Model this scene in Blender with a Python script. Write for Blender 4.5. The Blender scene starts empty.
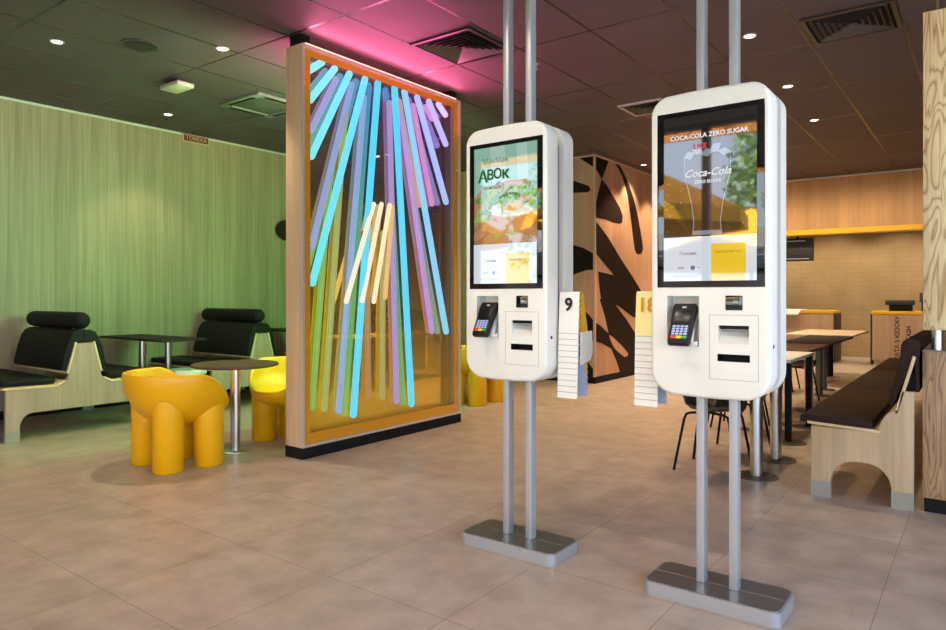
import bpy, bmesh, math, random
from mathutils import Vector, Matrix
random.seed(7)
PI = math.pi
SC = bpy.context.scene
COL = SC.collection

# ------------------------------------------------------------------ materials
MATS = {}
def srgb(r, g, b):
    f = lambda c: (c/255/12.92) if c/255 <= .04045 else ((c/255+.055)/1.055)**2.4
    return (f(r), f(g), f(b), 1)

def new_mat(name):
    m = bpy.data.materials.new(name); m.use_nodes = True
    nt = m.node_tree
    return m, nt, nt.nodes['Principled BSDF']

def plain(name, col, rough=.5, metal=0.0, emit=None, strength=0.0, ior=1.5, coat=0.0, noise=0.0, nscale=40):
    if name in MATS: return MATS[name]
    m, nt, p = new_mat(name)
    p.inputs['Base Color'].default_value = col
    p.inputs['Roughness'].default_value = rough
    p.inputs['Metallic'].default_value = metal
    p.inputs['IOR'].default_value = ior
    p.inputs['Coat Weight'].default_value = coat
    if emit:
        p.inputs['Emission Color'].default_value = emit
        p.inputs['Emission Strength'].default_value = strength
    if noise:
        tc = nt.nodes.new('ShaderNodeTexCoord'); nz = nt.nodes.new('ShaderNodeTexNoise')
        nz.inputs['Scale'].default_value = nscale; nz.inputs['Detail'].default_value = 4
        nt.links.new(tc.outputs['Object'], nz.inputs['Vector'])
        rp = nt.nodes.new('ShaderNodeValToRGB')
        rp.color_ramp.elements[0].position = .3; rp.color_ramp.elements[1].position = .7
        rp.color_ramp.elements[0].color = tuple(c*(1-noise) for c in col[:3])+(1,)
        rp.color_ramp.elements[1].color = tuple(min(1, c*(1+noise)) for c in col[:3])+(1,)
        nt.links.new(nz.outputs['Fac'], rp.inputs['Fac']); nt.links.new(rp.outputs['Color'], p.inputs['Base Color'])
        bp = nt.nodes.new('ShaderNodeBump'); bp.inputs['Strength'].default_value = .08
        nt.links.new(nz.outputs['Fac'], bp.inputs['Height']); nt.links.new(bp.outputs['Normal'], p.inputs['Normal'])
    MATS[name] = m
    return m

def wood(name, c1, c2, scale=(30, 30, 1.0), rough=.5, stripe=0.0):
    """fine straight grain running along the axis with the small scale"""
    if name in MATS: return MATS[name]
    m, nt, p = new_mat(name)
    tc = nt.nodes.new('ShaderNodeTexCoord'); mp = nt.nodes.new('ShaderNodeMapping')
    mp.inputs['Scale'].default_value = scale
    nz = nt.nodes.new('ShaderNodeTexNoise'); nz.inputs['Scale'].default_value = 1; nz.inputs['Detail'].default_value = 6
    nz.inputs['Roughness'].default_value = .65
    rp = nt.nodes.new('ShaderNodeValToRGB')
    rp.color_ramp.elements[0].position = .32; rp.color_ramp.elements[1].position = .68
    rp.color_ramp.elements[0].color = c1; rp.color_ramp.elements[1].color = c2
    nt.links.new(tc.outputs['Object'], mp.inputs['Vector']); nt.links.new(mp.outputs['Vector'], nz.inputs['Vector'])
    nt.links.new(nz.outputs['Fac'], rp.inputs['Fac'])
    out = rp.outputs['Color']
    mp2 = nt.nodes.new('ShaderNodeMapping'); mp2.inputs['Scale'].default_value = tuple(s*.18 for s in scale)
    n2 = nt.nodes.new('ShaderNodeTexNoise'); n2.inputs['Scale'].default_value = 1; n2.inputs['Detail'].default_value = 2
    nt.links.new(tc.outputs['Object'], mp2.inputs['Vector']); nt.links.new(mp2.outputs['Vector'], n2.inputs['Vector'])
    mx = nt.nodes.new('ShaderNodeMix'); mx.data_type = 'RGBA'; mx.blend_type = 'MULTIPLY'; mx.inputs['Factor'].default_value = .45
    r2 = nt.nodes.new('ShaderNodeValToRGB'); r2.color_ramp.elements[0].position = .35; r2.color_ramp.elements[1].position = .65
    r2.color_ramp.elements[0].color = (.62, .62, .62, 1); r2.color_ramp.elements[1].color = (1, 1, 1, 1)
    nt.links.new(n2.outputs['Fac'], r2.inputs['Fac'])
    nt.links.new(out, mx.inputs['A']); nt.links.new(r2.outputs['Color'], mx.inputs['B'])
    nt.links.new(mx.outputs['Result'], p.inputs['Base Color'])
    p.inputs['Roughness'].default_value = rough
    MATS[name] = m
    return m

def ash_wood(name, light, dark, rough=.5):
    """bold flame grain of ash"""
    m, nt, p = new_mat(name)
    tc = nt.nodes.new('ShaderNodeTexCoord'); mp = nt.nodes.new('ShaderNodeMapping')
    mp.inputs['Scale'].default_value = (12, 12, 1.7); mp.inputs['Location'].default_value = (.3, .2, 0)
    nz = nt.nodes.new('ShaderNodeTexNoise'); nz.inputs['Scale'].default_value = .8; nz.inputs['Detail'].default_value = 1.5
    nz.inputs['Distortion'].default_value = .5
    nt.links.new(tc.outputs['Object'], mp.inputs['Vector']); nt.links.new(mp.outputs['Vector'], nz.inputs['Vector'])
    mul = nt.nodes.new('ShaderNodeMath'); mul.operation = 'MULTIPLY'; mul.inputs[1].default_value = 16
    fr = nt.nodes.new('ShaderNodeMath'); fr.operation = 'FRACT'
    nt.links.new(nz.outputs['Fac'], mul.inputs[0]); nt.links.new(mul.outputs[0], fr.inputs[0])
    rp = nt.nodes.new('ShaderNodeValToRGB'); cr = rp.color_ramp
    cr.elements[0].position = 0; cr.elements[0].color = dark
    cr.elements[1].position = .3; cr.elements[1].color = light
    e = cr.elements.new(.75); e.color = light
    e = cr.elements.new(1); e.color = tuple((a+b)/2 for a, b in zip(light, dark))
    nt.links.new(fr.outputs[0], rp.inputs['Fac'])
    mp2 = nt.nodes.new('ShaderNodeMapping'); mp2.inputs['Scale'].default_value = (90, 90, 3)
    n2 = nt.nodes.new('ShaderNodeTexNoise'); n2.inputs['Scale'].default_value = 1
    nt.links.new(tc.outputs['Object'], mp2.inputs['Vector']); nt.links.new(mp2.outputs['Vector'], n2.inputs['Vector'])
    mx = nt.nodes.new('ShaderNodeMix'); mx.data_type = 'RGBA'; mx.blend_type = 'SOFT_LIGHT'; mx.inputs['Factor'].default_value = .7
    nt.links.new(rp.outputs['Color'], mx.inputs['A']); nt.links.new(n2.outputs['Fac'], mx.inputs['B'])
    nt.links.new(mx.outputs['Result'], p.inputs['Base Color'])
    p.inputs['Roughness'].default_value = rough
    return m

def grid_mat(name, c1, c2, line, size, off, mortar, rough, nscale=3.0, bump=.15, detail_scale=60, spec=.5, line_rough=None):
    """square/rectangular module in world metres with joints; size=(sx,sy), off=(ox,oy), axes given by object coords XY (or remapped)"""
    m, nt, p = new_mat(name)
    tc = nt.nodes.new('ShaderNodeTexCoord'); sep = nt.nodes.new('ShaderNodeSeparateXYZ')
    nt.links.new(tc.outputs['Object'], sep.inputs[0])
    def axis(sock, s, o):
        a = nt.nodes.new('ShaderNodeMath'); a.operation = 'SUBTRACT'; a.inputs[1].default_value = o
        nt.links.new(sock, a.inputs[0])
        b = nt.nodes.new('ShaderNodeMath'); b.operation = 'DIVIDE'; b.inputs[1].default_value = s
        nt.links.new(a.outputs[0], b.inputs[0])
        c = nt.nodes.new('ShaderNodeMath'); c.operation = 'FRACT'; nt.links.new(b.outputs[0], c.inputs[0])
        d = nt.nodes.new('ShaderNodeMath'); d.operation = 'SUBTRACT'; d.inputs[1].default_value = .5; nt.links.new(c.outputs[0], d.inputs[0])
        e = nt.nodes.new('ShaderNodeMath'); e.operation = 'ABSOLUTE'; nt.links.new(d.outputs[0], e.inputs[0])
        g = nt.nodes.new('ShaderNodeMath'); g.operation = 'GREATER_THAN'; g.inputs[1].default_value = .5-mortar/s/2
        nt.links.new(e.outputs[0], g.inputs[0])
        fl = nt.nodes.new('ShaderNodeMath'); fl.operation = 'FLOOR'; nt.links.new(b.outputs[0], fl.inputs[0])
        return g.outputs[0], fl.outputs[0]
    ax = axis(sep.outputs[size[2]], size[0], off[0]); ay = axis(sep.outputs[size[3]], size[1], off[1])
    mxm = nt.nodes.new('ShaderNodeMath'); mxm.operation = 'MAXIMUM'
    nt.links.new(ax[0], mxm.inputs[0]); nt.links.new(ay[0], mxm.inputs[1])
    nz = nt.nodes.new('ShaderNodeTexNoise'); nz.inputs['Scale'].default_value = nscale; nz.inputs['Detail'].default_value = 8
    nz.inputs['Roughness'].default_value = .62
    nt.links.new(tc.outputs['Object'], nz.inputs['Vector'])
    # a little tone of its own for every tile
    cmb = nt.nodes.new('ShaderNodeCombineXYZ'); nt.links.new(ax[1], cmb.inputs[0]); nt.links.new(ay[1], cmb.inputs[1])
    wn = nt.nodes.new('ShaderNodeTexWhiteNoise'); nt.links.new(cmb.outputs[0], wn.inputs['Vector'])
    ad = nt.nodes.new('ShaderNodeMath'); ad.operation = 'MULTIPLY_ADD'; ad.inputs[1].default_value = .10
    nt.links.new(wn.outputs['Value'], ad.inputs[0]); nt.links.new(nz.outputs['Fac'], ad.inputs[2])
    rp = nt.nodes.new('ShaderNodeValToRGB'); rp.color_ramp.elements[0].position = .33; rp.color_ramp.elements[1].position = .75
    rp.color_ramp.elements[0].color = c1; rp.color_ramp.elements[1].color = c2
    nt.links.new(ad.outputs[0], rp.inputs['Fac'])
    mx = nt.nodes.new('ShaderNodeMix'); mx.data_type = 'RGBA'
    nt.links.new(mxm.outputs[0], mx.inputs['Factor']); nt.links.new(rp.outputs['Color'], mx.inputs['A'])
    mx.inputs['B'].default_value = line
    nt.links.new(mx.outputs['Result'], p.inputs['Base Color'])
    n3 = nt.nodes.new('ShaderNodeTexNoise'); n3.inputs['Scale'].default_value = detail_scale; n3.inputs['Detail'].default_value = 3
    nt.links.new(tc.outputs['Object'], n3.inputs['Vector'])
    bp = nt.nodes.new('ShaderNodeBump'); bp.inputs['Strength'].default_value = bump; bp.inputs['Distance'].default_value = .004
    nt.links.new(n3.outputs['Fac'], bp.inputs['Height']); nt.links.new(bp.outputs['Normal'], p.inputs['Normal'])
    p.inputs['Roughness'].default_value = rough
    p.inputs['Specular IOR Level'].default_value = spec
    if line_rough is not None:
        mr = nt.nodes.new('ShaderNodeMix'); mr.inputs['A'].default_value = rough; mr.inputs['B'].default_value = line_rough
        nt.links.new(mxm.outputs[0], mr.inputs['Factor']); nt.links.new(mr.outputs['Result'], p.inputs['Roughness'])
    return m

def emit(name, col, s):
    return plain(name, (0.02, 0.02, 0.02, 1), .3, emit=col, strength=s)

def screen_mat(name, col, s=1.0):
    """a lit patch of a display under its cover glass"""
    return plain(name, (.004, .004, .004, 1), .03, emit=col, strength=s, ior=2.0)

WHITE_SHELL = plain('white_plastic', srgb(232, 231, 224), .38)
WHITE_IN = plain('white_plastic_inner', srgb(222, 222, 216), .5)
BLACK_GLASS = plain('black_glass', (.004, .004, .005, 1), .03, ior=1.8)
BLACK = plain('black_matt', (.008, .008, .009, 1), .6, ior=1.25)
BLACK_FAB = plain('black_leatherette', (.012, .011, .011, 1),   .6, ior=1.22, noise=.25, nscale=60)
BROWN_FAB = plain('dark_brown_leatherette', srgb(52, 36, 30),   .55, ior=1.2, noise=.2, nscale=50)
STEEL = plain('brushed_steel', (.62, .62, .63, 1), .28, 1.0)
ALU = plain('silver_painted_aluminium', (.60, .63, .67, 1), .34, .55)
ALU_TOP = plain('dark_steel_plate', (.26, .26, .27, 1), .28, .75)
ALU_SIDE = plain('silver_plate_side', (.48, .50, .53, 1), .35, .55)
YELLOW = plain('yellow_plastic', srgb(238, 176, 0), .42)
YEL_EDGE = plain('yellow_edging', srgb(250, 196, 10), .4)
PLY = wood('pale_plywood', srgb(206, 176, 138), srgb(222, 196, 160), (3, 3, 24), .5)
PLY_EDGE = plain('plywood_edge', srgb(222, 194, 150), .5, noise=.08, nscale=20)
OAK = wood('light_oak_laminate', srgb(196, 166, 128), srgb(216, 188, 150), (34, 34, 1.4), .5)
BOOTHW = wood('booth_oak_laminate', srgb(166, 140, 124), srgb(188, 160, 142), (34, 34, 1.4), .5)
GREY_FOOT = plain('grey_metal_foot', srgb(156, 150, 138), .5, .1)
BRONZE_TOP = plain('dark_brown_tabletop', srgb(84, 62, 50), .6, ior=1.3, noise=.12, nscale=30)
BLACK_TOP = plain('black_tabletop', srgb(34, 30, 30), .65, ior=1.3)
WHITE_TOP = plain('white_tabletop', srgb(226, 222, 214), .4)
BEIGE_TOP = wood('pale_wood_tabletop', srgb(216, 190, 160), srgb(228, 206, 178), (2, 20, 20), .45)
PAPER = plain('white_paper', srgb(236, 234, 228), .7)
PAPER_Y = plain('yellow_paper', srgb(246, 196, 20), .7)

# ------------------------------------------------------------------ mesh helpers
def BM(): return bmesh.new()

def box(bm, x0, x1, y0, y1, z0, z1, bev=0.0, seg=2, mi=0, M=None):
    b2 = bmesh.new()
    vs = [b2.verts.new((x, y, z)) for x in (x0, x1) for y in (y0, y1) for z in (z0, z1)]
    for f in ((0, 1, 3, 2), (4, 6, 7, 5), (0, 4, 5, 1), (2, 3, 7, 6), (0, 2, 6, 4), (1, 5, 7, 3)):
        b2.faces.new([vs[i] for i in f])
    if bev: bmesh.ops.bevel(b2, geom=b2.edges[:], offset=bev, segments=seg, profile=.5, affect='EDGES')
    merge(bm, b2, mi, M)

def merge(bm, b2, mi=0, M=None):
    if M is not None: bmesh.ops.transform(b2, matrix=M, verts=b2.verts[:])
    vm = {v: bm.verts.new(v.co) for v in b2.verts}
    for f in b2.faces:
        try:
            nf = bm.faces.new([vm[v] for v in f.verts]); nf.material_index = mi if mi else f.material_index
        except ValueError: pass
    b2.free()

def tube(bm, p, q, r, r2=None, n=20, mi=0, cap=True):
    r2 = r if r2 is None else r2
    p, q = Vector(p), Vector(q); d = (q-p).normalized()
    u = d.orthogonal().normalized(); v = d.cross(u)
    A = [bm.verts.new(p+u*math.cos(2*PI*i/n)*r+v*math.sin(2*PI*i/n)*r) for i in range(n)]
    B = [bm.verts.new(q+u*math.cos(2*PI*i/n)*r2+v*math.sin(2*PI*i/n)*r2) for i in range(n)]
    for i in range(n):
        f = bm.faces.new((A[i], A[(i+1) % n], B[(i+1) % n], B[i])); f.material_index = mi
    if cap:
        f = bm.faces.new(A[::-1]); f.material_index = mi
        f = bm.faces.new(B); f.material_index = mi

def path_tube(bm, pts, r, n=10):
    pts = [Vector(p) for p in pts]; rings = []
    u = None
    for i, p in enumerate(pts):
        d = (pts[min(i+1, len(pts)-1)]-pts[max(i-1, 0)]).normalized()
        u = d.orthogonal().normalized() if u is None else (u-d*u.dot(d)).normalized()
        v = d.cross(u)
        rings.append([bm.verts.new(p+u*math.cos(2*PI*k/n)*r+v*math.sin(2*PI*k/n)*r) for k in range(n)])
    for a, b in zip(rings, rings[1:]):
        for k in range(n): bm.faces.new((a[k], a[(k+1) % n], b[(k+1) % n], b[k]))
    bm.faces.new(rings[0][::-1]); bm.faces.new(rings[-1])

def capsule(bm, p, q, r, n=14, m=5):
    """round-ended rod"""
    p, q = Vector(p), Vector(q); d = (q-p).normalized(); L = (q-p).length
    prof = []
    for i in range(m+1):
        a = PI/2*i/m; prof.append((r*math.sin(a), r-r*math.cos(a)))
    for i in range(m+1):
        a = PI/2*(1-i/m); prof.append((r*math.sin(a), L-r+r*math.cos(a)))
    u = d.orthogonal().normalized(); v = d.cross(u); rings = []
    for rr, t in prof[1:-1]:
        rings.append([bm.verts.new(p+d*t+u*math.cos(2*PI*k/n)*rr+v*math.sin(2*PI*k/n)*rr) for k in range(n)])
    for a, b in zip(rings, rings[1:]):
        for k in range(n): bm.faces.new((a[k], a[(k+1) % n], b[(k+1) % n], b[k]))
    s = bm.verts.new(p); e = bm.verts.new(q)
    for k in range(n):
        bm.faces.new((s, rings[0][(k+1) % n], rings[0][k])); bm.faces.new((e, rings[-1][k], rings[-1][(k+1) % n]))

def lathe(bm, prof, c=(0, 0), n=32, sx=1, sy=1):
    rings = []
    for r, z in prof:
        if r < 1e-5: rings.append([bm.verts.new((c[0], c[1], z))])
        else: rings.append([bm.verts.new((c[0]+sx*r*math.cos(2*PI*k/n), c[1]+sy*r*math.sin(2*PI*k/n), z)) for k in range(n)])
    for a, b in zip(rings, rings[1:]):
        for k in range(n):
            k2 = (k+1) % n
            if len(a) == 1 and len(b) == 1: continue
            if len(a) == 1: bm.faces.new((a[0], b[k2], b[k]))
            elif len(b) == 1: bm.faces.new((a[k], a[k2], b[0]))
            else: bm.faces.new((a[k], a[k2], b[k2], b[k]))

def prism(bm, pts, plane, a, b, mi=0, bev=0.0):
    """extrude a 2D outline; plane 'yz' -> along X from a to b, 'xz' -> along Y, 'xy' -> along Z"""
    def P(p, t):
        if plane == 'yz': return (t, p[0], p[1])
        if plane == 'xz': return (p[0], t, p[1])
        return (p[0], p[1], t)
    b2 = bmesh.new()
    A = [b2.verts.new(P(p, a)) for p in pts]; B = [b2.verts.new(P(p, b)) for p in pts]
    n = len(pts)
    fa = b2.faces.new(A); fb = b2.faces.new(B[::-1])
    for i in range(n): b2.faces.new((A[i], B[i], B[(i+1) % n], A[(i+1) % n]))
    if bev:
        es = [e for f in (fa, fb) for e in f.edges]
        bmesh.ops.bevel(b2, geom=es, offset=bev, segments=2, profile=.5, affect='EDGES')
    b2.normal_update()
    bmesh.ops.triangulate(b2, faces=[f for f in b2.faces if len(f.verts) > 4], ngon_method='EAR_CLIP')
    merge(bm, b2, mi)

def smooth_poly(pts, n=5):
    """closed Catmull-Rom through the points"""
    out = []; N = len(pts)
    for i in range(N):
        p0, p1, p2, p3 = (Vector(pts[(i+k-1) % N]) for k in range(4))
        for j in range(n):
            t = j/n
            out.append(tuple(.5*((2*p1)+(-p0+p2)*t+(2*p0-5*p1+4*p2-p3)*t*t+(-p0+3*p1-3*p2+p3)*t**3)))
    return out

def finish(name, bm, mats, smooth=35):
    bmesh.ops.recalc_face_normals(bm, faces=bm.faces[:])
    me = bpy.data.meshes.new(name); bm.to_mesh(me); bm.free()
    for m in (mats if isinstance(mats, (list, tuple)) else [mats]): me.materials.append(m)
    if smooth:
        me.polygons.foreach_set('use_smooth', [True]*len(me.polygons))
        me.set_sharp_from_angle(angle=math.radians(smooth))
    return me

def wloc(o):
    v = Vector((0, 0, 0))
    while o is not None: v += o.location; o = o.parent
    return v

def part(name, bm, mats, parent, label=None, smooth=35):
    """bm given in world coordinates while building; becomes a child mesh"""
    bmesh.ops.translate(bm, vec=-wloc(parent), verts=bm.verts[:])
    o = bpy.data.objects.new(name, finish(name, bm, mats, smooth)); COL.objects.link(o); o.parent = parent
    if label: o['label'] = label
    return o

def thing(name, label, cat, loc, group=None):
    o = bpy.data.objects.new(name, None); COL.objects.link(o); o.location = loc
    o.empty_display_size = .1
    o['label'] = label; o['category'] = cat
    if group: o['group'] = group
    return o

def solo(name, bm, mats, label, cat, group=None, loc=None, smooth=35):
    """a thing that is one mesh"""
    if loc is None:
        xs = [v.co for v in bm.verts]
        loc = Vector(((min(v.x for v in xs)+max(v.x for v in xs))/2, (min(v.y for v in xs)+max(v.y for v in xs))/2, min(v.z for v in xs)))
    bmesh.ops.translate(bm, vec=-Vector(loc), verts=bm.verts[:])
    o = bpy.data.objects.new(name, finish(name, bm, mats, smooth)); COL.objects.link(o); o.location = loc
    o['label'] = label; o['category'] = cat
    if group: o['group'] = group
    return o

def struct(name, bm, mats, label=None, smooth=35):
    o = bpy.data.objects.new(name, finish(name, bm, mats, smooth)); COL.objects.link(o); o['kind'] = 'structure'
    if label: o['label'] = label; o['category'] = 'room'
    return o

def copy_tree(o, loc=None, label=None, rz=None, group=None, parent=None):
    c = o.copy(); COL.objects.link(c)
    if parent is not None: c.parent = parent
    if loc is not None: c.location = loc
    if rz is not None: c.rotation_euler = (0, 0, rz)
    if label: c['label'] = label
    if group: c['group'] = group
    for ch in list(o.children): copy_tree(ch, parent=c)
    return c

def text_bm(s, size, fmt, bold=0.0, shear=0.0, align='CENTER', extrude=0.0006):
    """lettering as mesh; fmt(u, v, w) -> world position of text-space point"""
    cu = bpy.data.curves.new('lettering', 'FONT'); cu.body = s; cu.size = size; cu.align_x = align; cu.align_y = 'CENTER'
    cu.offset = bold; cu.shear = shear; cu.extrude = extrude; cu.resolution_u = 3
    to = bpy.data.objects.new('lettering', cu); COL.objects.link(to)
    bpy.context.view_layer.update()
    me = bpy.data.meshes.new_from_object(to.evaluated_get(bpy.context.evaluated_depsgraph_get()))
    bm = bmesh.new(); bm.from_mesh(me)
    bpy.data.objects.remove(to); bpy.data.curves.remove(cu); bpy.data.meshes.remove(me)
    for v in bm.verts: v.co = Vector(fmt(v.co.x, v.co.y, v.co.z))
    return bm

# ------------------------------------------------------------------ the room
XL, XR, YF, YB, H = -8.27, 2.4, -2.2, 16.6, 3.4
FLOOR = grid_mat('stone_tile_floor', srgb(162, 144, 129), srgb(196, 178, 162), srgb(132, 116, 102), (.69, .69, 0, 1), (-1.05, 1.45), .0035, .36, 5.0, .15, 70, .45)
CEIL = grid_mat('dark_ceiling_tile', srgb(90, 78, 82), srgb(101, 88, 92), srgb(54, 48, 50), (.667, 1.37, 0, 1), (-.5, 4.9), .022, .6, 1.2, .04, 90, .3, .25)
WALLW = wood('green_wall_laminate', srgb(152, 140, 108), srgb(186, 174, 142), (42, 42, .8), .55)
TILEW = grid_mat('bronze_mosaic_tile', srgb(172, 146, 106), srgb(188, 162, 120), srgb(158, 132, 94), (.30, .10, 0, 2), (0, 0), .005, .4, 1.5, .05, 30, .4)
BULKW = wood('honey_oak_bulkhead', srgb(198, 150, 96), srgb(216, 170, 114), (24, 24, .8), .5)

bm = BM(); box(bm, XL-.2, XR+.2, YF-.2, YB+.2, -.2, 0); struct('floor', bm, FLOOR, 'beige grey stone tile floor', 0)
bm = BM(); box(bm, XL-.2, XR+.2, YF-.2, YB+.2, H, H+.2); struct('ceiling', bm, CEIL, 'dark grey tiled suspended ceiling', 0)
bm = BM(); box(bm, XL-.2, XL, YF-.2, YB+.2, 0, H); struct('wall_left', bm, WALLW, 'wood panelled left wall washed in green light', 0)
bm = BM(); box(bm, XL-.2, XR+.2, YB, YB+.2, 0, H); struct('wall_back', bm, TILEW, 'bronze tiled wall behind the counters', 0)
TRIM = plain('pale_trim', srgb(214, 222, 206), .5)
bm = BM(); box(bm, XL, XL+.015, YF, 9.2, H-.03, H-.004); struct('trim_1', bm, TRIM, 'pale strip along the top of the left wall', 0)
bm = BM(); box(bm, XL, XL+.012, YF, 9.2, 0, .09); struct('baseboard_left', bm, BLACK, 'black baseboard of the left wall', 0)

# glazed front and right side (behind and beside the viewpoint)
FRAME = plain('dark_window_frame', srgb(46, 52, 58), .4)
def glass_mat():
    m = bpy.data.materials.new('window_glass'); m.use_nodes = True; nt = m.node_tree; nt.nodes.clear()
    o = nt.nodes.new('ShaderNodeOutputMaterial'); t = nt.nodes.new('ShaderNodeBsdfTransparent'); g = nt.nodes.new('ShaderNodeBsdfGlossy')
    g.inputs['Roughness'].default_value = 0.0
    fr = nt.nodes.new('ShaderNodeFresnel'); fr.inputs['IOR'].default_value = 1.45
    mx = nt.nodes.new('ShaderNodeMixShader')
    ge = nt.nodes.new('ShaderNodeNewGeometry'); inv = nt.nodes.new('ShaderNodeMath'); inv.operation = 'SUBTRACT'; inv.inputs[0].default_value = 1
    ml = nt.nodes.new('ShaderNodeMath'); ml.operation = 'MULTIPLY'     # the pane reflects on its outer faces only
    nt.links.new(ge.outputs['Backfacing'], inv.inputs[1]); nt.links.new(inv.outputs[0], ml.inputs[0]); nt.links.new(fr.outputs[0], ml.inputs[1])
    nt.links.new(ml.outputs[0], mx.inputs[0]); nt.links.new(t.outputs[0], mx.inputs[1]); nt.links.new(g.outputs[0], mx.inputs[2])
    nt.links.new(mx.outputs[0], o.inputs['Surface'])
    return m
GLASS = glass_mat()
WPLAIN = plain('front_wall_paint', srgb(150, 140, 126), .7)
bm = BM(); box(bm, XL-.2, -5.9, YF-.2, YF, 0, H); box(bm, -5.9, XR+.2, YF-.2, YF, 3.3, H); struct('wall_front', bm, WPLAIN, None, 0)
bm = BM(); box(bm, XR, XR+.2, 4.5, YB, 0, H); box(bm, XR, XR+.2, YF-.2, 4.5, 3.3, H); struct('wall_right', bm, WPLAIN, None, 0)
def window(name, a, b, along_x):
    bm = BM()
    n = max(1, round((b-a)/1.6)); ps = [a+(b-a)*i/n for i in range(n+1)]
    gl = BM()
    for p in ps:
        if along_x: box(bm, p-.04, p+.04, YF-.12, YF-.02, 0, 3.3)
        else: box(bm, XR+.02, XR+.12, p-.04, p+.04, 0, 3.3)
    for z0, z1 in ((0, .1), (3.24, 3.3)):
        if along_x: box(bm, a, b, YF-.12, YF-.02, z0, z1)
        else: box(bm, XR+.02, XR+.12, a, b, z0, z1)
    o = struct(name, bm, FRAME, None, 0)
    if along_x: box(gl, a, b, YF-.075, YF-.065, .1, 3.24)
    else: box(gl, XR+.065, XR+.075, a, b, .1, 3.24)
    g = part('window_pane', gl, GLASS, o, smooth=0); g['kind'] = 'structure'
    return o
window('window_1', -5.9, XR, True)
window('window_2', YF, 4.5, False)

# wood clad block with painted leaf pattern in the middle distance
MUR = wood('warm_wood_cladding', srgb(194, 146, 114), srgb(210, 166, 136), (20, 20, .9), .5)
MURD = plain('dark_brown_pattern', srgb(34, 22, 18), .6, ior=1.25)
MX, MY = -4.627, 9.2
bm = BM(); box(bm, -7.2, MX, MY, 13.4, 0, H)
W = struct('wall_middle', bm, MUR, 'wood clad block with dark brown painted leaf pattern', 0)
bm = BM()
LEFT = [[(-4.907, 3.389), (-4.63, 3.389), (-4.63, 3.20)],
        [(-5.1, 3.06), (-4.967, 3.037), (-4.728, 2.942), (-4.689, 2.875), (-4.748, 2.845), (-4.967, 2.857), (-5.1, 2.87)],
        [(-5.1, 2.07), (-4.967, 2.066), (-4.807, 2.017), (-4.63, 1.92), (-4.63, 1.688), (-4.767, 1.684), (-4.967, 1.628), (-5.1, 1.56)],
        [(-5.05, 1.22), (-4.946, 1.189), (-4.723, 1.025), (-4.63, 0.912), (-4.63, 0.633), (-4.686, 0.646), (-4.946, 0.569), (-5.05, .56)],
        [(-4.8, 0.331), (-4.723, .30), (-4.63, 0.19), (-4.63, .1), (-4.8, .1)]]
for L in LEFT: prism(bm, L, 'xz', MY-.004, MY+.002)
RIGHT = [([(9.2, 3.388), (9.674, 3.388), (9.55, 3.213), (9.429, 3.062), (9.31, 3.142), (9.2, 3.20)], 0),
         ([(9.429, 3.062), (9.6, 2.99), (9.757, 2.894), (10.059, 2.704), (10.175, 2.57), (10.15, 2.47), (10.05, 2.44), (9.842, 2.441), (9.55, 2.463), (9.255, 2.462), (9.205, 2.55), (9.232, 2.65), (9.31, 2.84)], 0),
         ([(9.205, 2.42), (9.4, 2.33), (9.632, 2.205), (10.147, 1.861), (10.5, 1.65), (10.802, 1.452), (11.2, 1.15), (11.2, .95), (10.6, .95), (10.0, 1.15), (9.429, 1.204), (9.36, 1.4), (9.31, 1.667), (9.868, 1.62), (9.55, 1.782), (9.255, 1.924)], 0),
         ([(9.928, 3.362), (10.103, 3.332), (10.42, 3.09), (10.705, 2.732), (10.951, 2.195), (10.951, 2.055), (10.802, 2.0), (10.656, 2.059), (10.561, 2.327), (10.374, 2.891), (10.147, 3.206)], 1),
         ([(9.36, 1.25), (9.599, 1.3), (10.2, 1.1), (9.873, 1.186), (9.954, 1.133), (10.3, .93), (10.634, 0.703), (10.9, .55), (11.3, .5), (11.3, .1), (10.076, .1), (9.95, .28), (9.794, 0.446), (9.677, 0.71), (9.523, 1.02)], 0),
         ([(9.21, 0.911), (9.373, 0.857), (9.692, 0.709), (9.834, 0.461), (9.448, 0.586), (9.21, 0.631)], 0),
         ([(11.6, 3.2), (12.0, 2.9), (12.4, 2.4), (12.6, 1.6), (12.3, 1.2), (11.9, 1.9), (11.7, 2.6)], 1)]
for i, (L, s) in enumerate(RIGHT): prism(bm, smooth_poly(L) if s else L, 'yz', MX-.002, MX+.003+.0006*i)
part('painted_pattern', bm, MURD, W, smooth=0)['kind'] = 'structure'
bm = BM(); prism(bm, smooth_poly([(9.677, 0.70), (9.994, 0.573), (10.32, 0.40), (10.36, 0.35), (10.28, .325), (10.159, 0.352), (9.85, 0.50)]), 'yz', MX, MX+.0085)
part('painted_leaf', bm, MUR, W, smooth=0)['kind'] = 'structure'
bm = BM(); box(bm, -7.2, MX+.008, MY-.008, 13.4, 0, .1); struct('baseboard_middle', bm, BLACK, None, 0)
bm = BM(); box(bm, MX-.02, MX+.012, MY-.012, MY+.02, .1, H); box(bm, -7.2, MX, MY-.012, MY, H-.03, H); box(bm, MX, MX+.012, MY, 13.4, H-.03, H)
struct('trim_2', bm, plain('beige_corner_trim', srgb(206, 170, 140), .5), None, 0)
# bulkhead over the service counters
bm = BM(); box(bm, MX, XR, 13.4, 13.62, 2.48, H); struct('wall_bulkhead', bm, BULKW, 'honey oak bulkhead above the counters', 0)
bm = BM(); box(bm, MX, XR, 13.37, 13.66, 2.395, 2.48); struct('trim_3', bm, YEL_EDGE, 'yellow edge under the oak bulkhead', 0)
bm = BM(); box(bm, MX, XR, 13.385, 13.4, H-.025, H); struct('trim_4', bm, TRIM, None, 0)

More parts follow.
